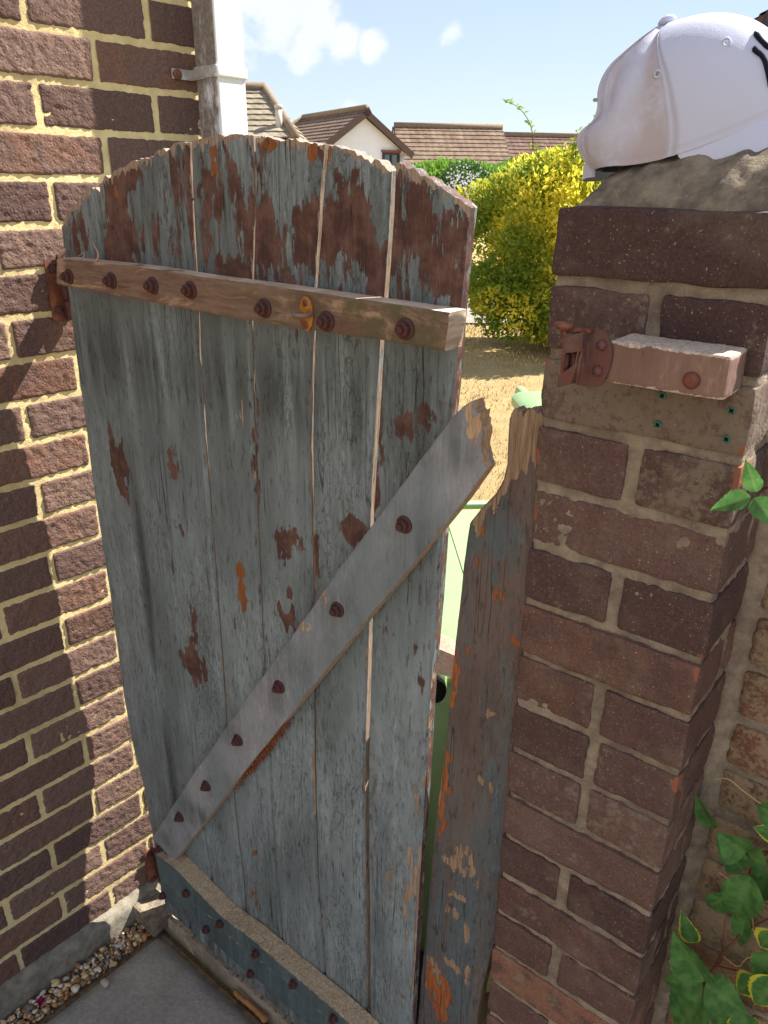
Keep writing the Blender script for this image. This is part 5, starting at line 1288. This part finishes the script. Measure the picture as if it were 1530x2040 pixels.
def wall_poly(b, pts, th, m=0): 
    pts = np.array(pts); n_ = np.cross(pts[1]-pts[0], pts[2]-pts[0]); n_ /= np.linalg.norm(n_); b.prism(pts, -n_*th, m)
def window(root, c, ex, w, h, n_, lintel=None):
    b = MB(); t = .07
    for s in (-1, 1): b.box(c+ex*s*(w/2-t/2), (ex, EZ, n_), (t, h, .12))
    for s in (-1, 1): b.box(c+EZ*s*(h/2-t/2), (ex, EZ, n_), (w-2*t, t, .12))
    b.box(c, (ex, EZ, n_), (t*.8, h-2*t, .10)); f = b.build('window', m_plain('dark_frame', lin(44, 48, 54), .5, .4), root, smooth=False)
    b = MB(); b.box(c-n_*.02, (ex, EZ, n_), (w-2*t, h-2*t, .02)); g = NM('window_glass', .05, .9); b.build('pane', g.done(lin(70, 86, 98)), f, smooth=False)
    if lintel is not None:
        b = MB(); b.box(c+EZ*(h/2+.05), (ex, EZ, n_), (w+.1, .09, .14)); b.build('lintel', m_plain('red_lintel', lin(134, 78, 72), .8, .2), f, smooth=False)
M_FASC = m_plain('brown_bargeboard', lin(82, 66, 62), .6, .3); M_RIDGE = m_plain('ridge_tile', lin(140, 126, 112), .9, .1, .5, 8, .3)
def house_B():
    Y = 34; A = at_y(724, 219, Y); hz = A[2]-1.70
    d = ray(605, 237); R2 = CAM+d*(hz/d[2]); rd = R2-A; rd[2] = 0; Lr = np.linalg.norm(rd); rd /= Lr; g = np.array([rd[1], -rd[0], 0]); g = g*np.sign(g[0])
    # half width where the right eave meets x = 815 px and y = 303 px
    best = min(((abs((lambda P: 765+F*((P-CAM)@CR)/((P-CAM)@CF))(A+g*w+EZ*-dr)-815)+abs((lambda P: 1020-F*((P-CAM)@CU)/((P-CAM)@CF))(A+g*w+EZ*-dr)-303), w, dr) for w in np.arange(1, 7, .05) for dr in np.arange(.5, 5, .05)))
    _, w, dr = best; ez = A[2]-dr; print('house B', A, R2, 'half width', w, 'drop', dr, 'eaves', ez)
    root = thing('bungalow', np.array([A[0], A[1], 0]), 'white gabled house with a brown tiled roof and a red topped window', 'house')
    mt = m_tiles('brown_tiles', lin(110, 94, 84), lin(132, 114, 102)); H = np.array([0, 0, 1.])
    El = A-g*w-EZ*dr; Er = A+g*w-EZ*dr; Bl = El+rd*(Lr+w*.6); Br = Er+rd*(Lr+w*.6); ov = -rd*.25
    b = MB(); roof_slope(b, Bl, El+ov, A+ov, R2, .26, .035); roof_slope(b, Er+ov, Br, R2, A+ov, .26, .035); roof_slope(b, Br, Bl, R2, R2+EZ*.001, .26, .035); rf = b.build('roof', mt, root, smooth=False)
    b = MB(); b.tube([A+ov+EZ*.06, R2+EZ*.06], .13, 8); b.tube([R2+EZ*.06, Bl+EZ*.06], .12, 8); b.build('ridge_tiles', M_RIDGE, rf)
    b = MB()
    for E_ in (El, Er):
        e = (E_-A); e = e/np.linalg.norm(e); up = np.cross(e, rd); up = up*np.sign(up[2]); b.box((A+E_)/2+ov*1.05-up*.10, (e, up, rd), (np.linalg.norm(E_-A)+.25, .24, .05))
    b.build('bargeboard', M_FASC, rf, smooth=False)
    b = MB(); i = .25; wl = [El+g*i*0+EZ*-.05, Er+EZ*-.05]; base = lambda P: np.array([P[0], P[1], 0])
    pts = [base(El+g*.2), base(Er-g*.2), Er-g*.2-EZ*.05, A-EZ*.22, El+g*.2-EZ*.05]; wall_poly(b, pts, .3)
    wall_poly(b, [base(Er-g*.2), base(Br-g*.2), Br-g*.2-EZ*.05, Er-g*.2-EZ*.05], .25); wall_poly(b, [base(Bl+g*.2), base(El+g*.2), El+g*.2-EZ*.05, Bl+g*.2-EZ*.05], .25)
    b.build('wall', m_plain('white_render', lin(222, 230, 244), .9, .1, .08, 3, .05), root, smooth=False)
    # window: on the gable plane
    n_ = -rd; P = hit(778, 322, A, n_); window(root, P+n_*.03-EZ*.12, g, .8, .9, n_, True)
house_B()
def long_house(name, label, L, R, Y0, Y1, eave, mat, wallm, depth=8., hipped=False, left_gable=True, vent=None, wallh=None, win=()):
    """ridge from px L at distance Y0 to px R at Y1; the front slope comes down towards the viewer to eave drop"""
    A = at_y(*L, Y0); Bp = at_y(*R, Y1); Bp[2] = A[2]; rd = Bp-A; rd[2] = 0; W_ = np.linalg.norm(rd); rd /= W_; fn = np.array([rd[1], -rd[0], 0]); fn = fn*-np.sign(fn[1]); 
    dr, run = eave
    root = thing(name, np.array([(A[0]+Bp[0])/2, A[1], 0]), label, 'house')
    E0 = A+fn*run-EZ*dr; E1 = Bp+fn*run-EZ*dr; K0 = A-fn*run-EZ*dr; K1 = Bp-fn*run-EZ*dr
    if hipped: E1 = E1+rd*hipped; K1 = K1+rd*hipped
    b = MB(); roof_slope(b, E0, E1, Bp, A, .27, .035); roof_slope(b, K1, K0, A, Bp, .27, .035)
    if hipped: roof_slope(b, E1, K1, Bp, Bp+EZ*.001, .27, .035)
    rf = b.build('roof', mat, root, smooth=False); b = MB(); b.tube([A+EZ*.05, Bp+EZ*.05], .13, 8)
    if hipped: b.tube([Bp+EZ*.05, E1+EZ*.05], .11, 8)
    b.build('ridge_tiles', M_RIDGE, rf)
    b = MB(); b.box((E0+E1)/2-EZ*.10, (rd, EZ, fn), (np.linalg.norm(E1-E0), .16, .10)); b.build('gutter', M_FASC, rf, smooth=False)
    b = MB(); base = lambda P: np.array([P[0], P[1], 0]); q0, q1 = E0-fn*.4, E1-fn*.4-rd*(.3 if hipped else 0)
    wall_poly(b, [base(q0), base(q1), q1-EZ*.0, q0-EZ*.0], .3)
    p = [base(K0+fn*.4), base(q0), q0, A-EZ*.12, K0+fn*.4]; wall_poly(b, p, .25)
    if not hipped: wall_poly(b, [base(q1), base(K1+fn*.4), K1+fn*.4, Bp-EZ*.12, q1], .25)
    b.build('wall', wallm, root, smooth=False)
    if vent: 
        b = MB(); P = hit(vent[0], vent[1], E0, np.cross(E1-E0, A-E0)/np.linalg.norm(np.cross(E1-E0, A-E0))); b.tube([P-EZ*.2, P+EZ*.42], .09, 10); b.tube([P+EZ*.42, P+EZ*.5], .11, 10); b.build('vent_pipe', m_plain('pale_pipe', lin(196, 190, 182), .7, .3), rf)
    if left_gable:
        b = MB()
        for E_ in (E0, K0):
            e = E_-A; l = np.linalg.norm(e); e /= l; up = np.cross(e, rd); up *= np.sign(up[2]); b.box((A+E_)/2-rd*.05-up*.1, (e, up, rd), (l, .2, .05))
        b.build('bargeboard', M_FASC, rf, smooth=False)
    return root
MW1 = m_plain('buff_brick_far', lin(186, 164, 142), .9, .1, .2, 6, .2); MW2 = m_plain('red_brick_far', lin(150, 96, 78), .9, .1, .3, 6, .2)
long_house('bungalow', 'buff bungalow with a tan tiled hipped roof beside the white downpipe', (380, 176), (527, 179), 24, 24, (1.33, 2.2), m_tiles('tan_tiles', lin(132, 124, 110), lin(156, 147, 132), .3), MW1, hipped=1.05, left_gable=False, vent=(556, 252))
long_house('bungalow', 'long house with a mottled red brown tiled roof in the centre distance', (785, 252), (1000, 264), 38, 38.6, (1.9, 2.6), m_tiles('red_brown_tiles', lin(114, 98, 86), lin(136, 118, 104), .6), MW2)
long_house('bungalow', 'house with a dark brown tiled roof mostly hidden by the yellow bush', (1000, 270), (1420, 286), 44, 46, (2.1, 2.8), m_tiles('dark_brown_tiles', lin(104, 84, 78), lin(124, 102, 92), .6), MW2)
def house_E():
    Y = 15.; A = at_y(1600, -20, Y); root = thing('end_house', np.array([A[0], A[1], 0]), 'corner of a pale rendered house with a brown roof edge in the top right corner', 'house')
    rd = np.array([.35, .94, 0]); g = np.array([.94, -.35, 0]); w = 3.6; Pq = at_y(1511, 43, Y-.2); dr = A[2]-Pq[2]; 
    w = abs((Pq-A)[0])/g[0]; El = A-g*w-EZ*dr; Er = A+g*w-EZ*dr; mt = m_tiles('end_tiles', lin(96, 80, 72), lin(120, 100, 90))
    Rb = A+rd*7; b = MB(); roof_slope(b, El+rd*7, El-rd*.2, A-rd*.2, Rb, .27, .035); roof_slope(b, Er-rd*.2, Er+rd*7, Rb, A-rd*.2, .27, .035); rf = b.build('roof', mt, root, smooth=False)
    b = MB()
    for E_ in (El, Er):
        e = E_-A; l = np.linalg.norm(e); e /= l; up = np.cross(e, rd); up *= np.sign(up[2]); b.box((A+E_)/2-rd*.22-up*.08, (e, up, rd), (l+.1, .14, .05))
    b.build('bargeboard', M_FASC, rf, smooth=False)
    b = MB(); base = lambda P: np.array([P[0], P[1], 0]); wall_poly(b, [base(El+g*.15), base(Er-g*.15), Er-g*.15, A-EZ*.1, El+g*.15], .3); wall_poly(b, [base(El+g*.15+rd*7), base(El+g*.15), El+g*.15, El+g*.15+rd*7], .3)
    b.build('wall', m_plain('pale_render', lin(190, 192, 190), .9, .1, .1, 3, .05), root, smooth=False)
    window(root, at_y(1562, 90, Y-.1)+np.array([0, -.1, 0]), g, .8, 1.0, -rd)
house_E()
def street_lamp():
    P = at_y(1199, 199, 27); base = at_y(1214, 199, 27); root = thing('street_lamp', np.array([base[0], base[1], 0]), 'distant street lamp whose head peeps out beside the white cap', 'lamp')
    b = MB(); b.tube([np.array([base[0], base[1], 0]), np.array([base[0], base[1], 1.2]), np.array([base[0], base[1], P[2]])], [.09, .06, .045], 10); b.build('post', m_plain('grey_steel', lin(130, 136, 134), .5, .5), root)
    b = MB(); c = (P+base)/2; c[2] = P[2]; b.rbox(np.array([P[0]-.02, P[1], P[2]]), (np.array([1., 0, 0]), np.array([0, 1., 0]), EZ), (.5, .2, .11), .05, .04); b.build('lamp_head', m_plain('lamp_grey', lin(120, 132, 126), .5, .4), root)
street_lamp()

# ================================================================== small things on the ground
def petals():
    mp = m_fol('magenta_petal', lin(150, 24, 84), lin(190, 60, 100), .3)
    k = 0
    for (px, py, n) in ((232, 1847, 4), (254, 1833, 3), (292, 1822, 5), (305, 1833, 5), (286, 1836, 4), (298, 1812, 4), (80, 1998, 3)):
        c = ground(px, py, .012); b = MB(); rng = np.random.RandomState(k)
        for i in range(n+1):
            a = i*6.28/(n+1)+rng.rand(); d = np.array([math.cos(a), math.sin(a), rng.uniform(.2, .7)]); leaf_mesh(b, c, c+d*.014, .010, EZ+np.array([rng.uniform(-.4, .4), rng.uniform(-.4, .4), 0]), 0, .5, .3, i+k, 0, 8)
        o = b.build('fallen_flower', mp); tag(o, None, 'flower'); k += 1
        lab = ['magenta fallen flower on the gravel, left of the cluster', 'magenta flower lying on the gravel by the house plinth', 'magenta flower in the cluster nearest the threshold, uppermost left', 'magenta flower at the corner where gravel meets the paving', 'magenta flower at the lower edge of the cluster', 'magenta flower tucked against the corner block', 'single dark magenta flower on the gravel at the bottom left'][k-1]
        o['label'] = lab; o['group'] = 'fallen magenta flowers'
    b = MB(); c = ground(209, 1958, .024); b.rbox(c, (EU, EN, EZ), (.022, .015, .012), .006, .004, amp=.001, fs=200); tag(b.build('pebble', m_plain('pale_pebble', lin(176, 168, 150), .8, .2)), 'pale tan pebble lying alone on the grey paving slab', 'pebble')
    pts = cr([ground(466, 1973, .018), ground(480, 1988, .020), ground(500, 2003, .018), ground(522, 2024, .018), ground(532, 2034, .018)], 16)
    b = MB(); b.tube(pts, [.003, .006, .0065, .006, .005, .006, .0065, .006, .007, .006, .007, .0065, .008, .009, .008, .003], 9); tag(b.build('stick', m_plain('brown_stick', lin(168, 122, 78), .8, .2, .7, 90, .7)), 'short brown stick lying in the gap between paving and threshold', 'stick')
    ms_ = m_plain('straw', lin(200, 186, 150), .8, .1)
    for L, lab in zip(([(372, 1868), (378, 1886), (386, 1902)], [(366, 1866), (372, 1880), (380, 1896)], [(381, 1865), (380, 1885), (384, 1900)]), ('longest thin dry straw lying across the paving joint', 'middle thin dry straw beside the paving joint', 'rightmost thin dry straw against the concrete threshold')):
        b = MB(); b.tube(cr([ground(x, y, .03) for x, y in L], 8), .0007, 4); tag(b.build('dry_straw', ms_), lab, 'straw')
petals()
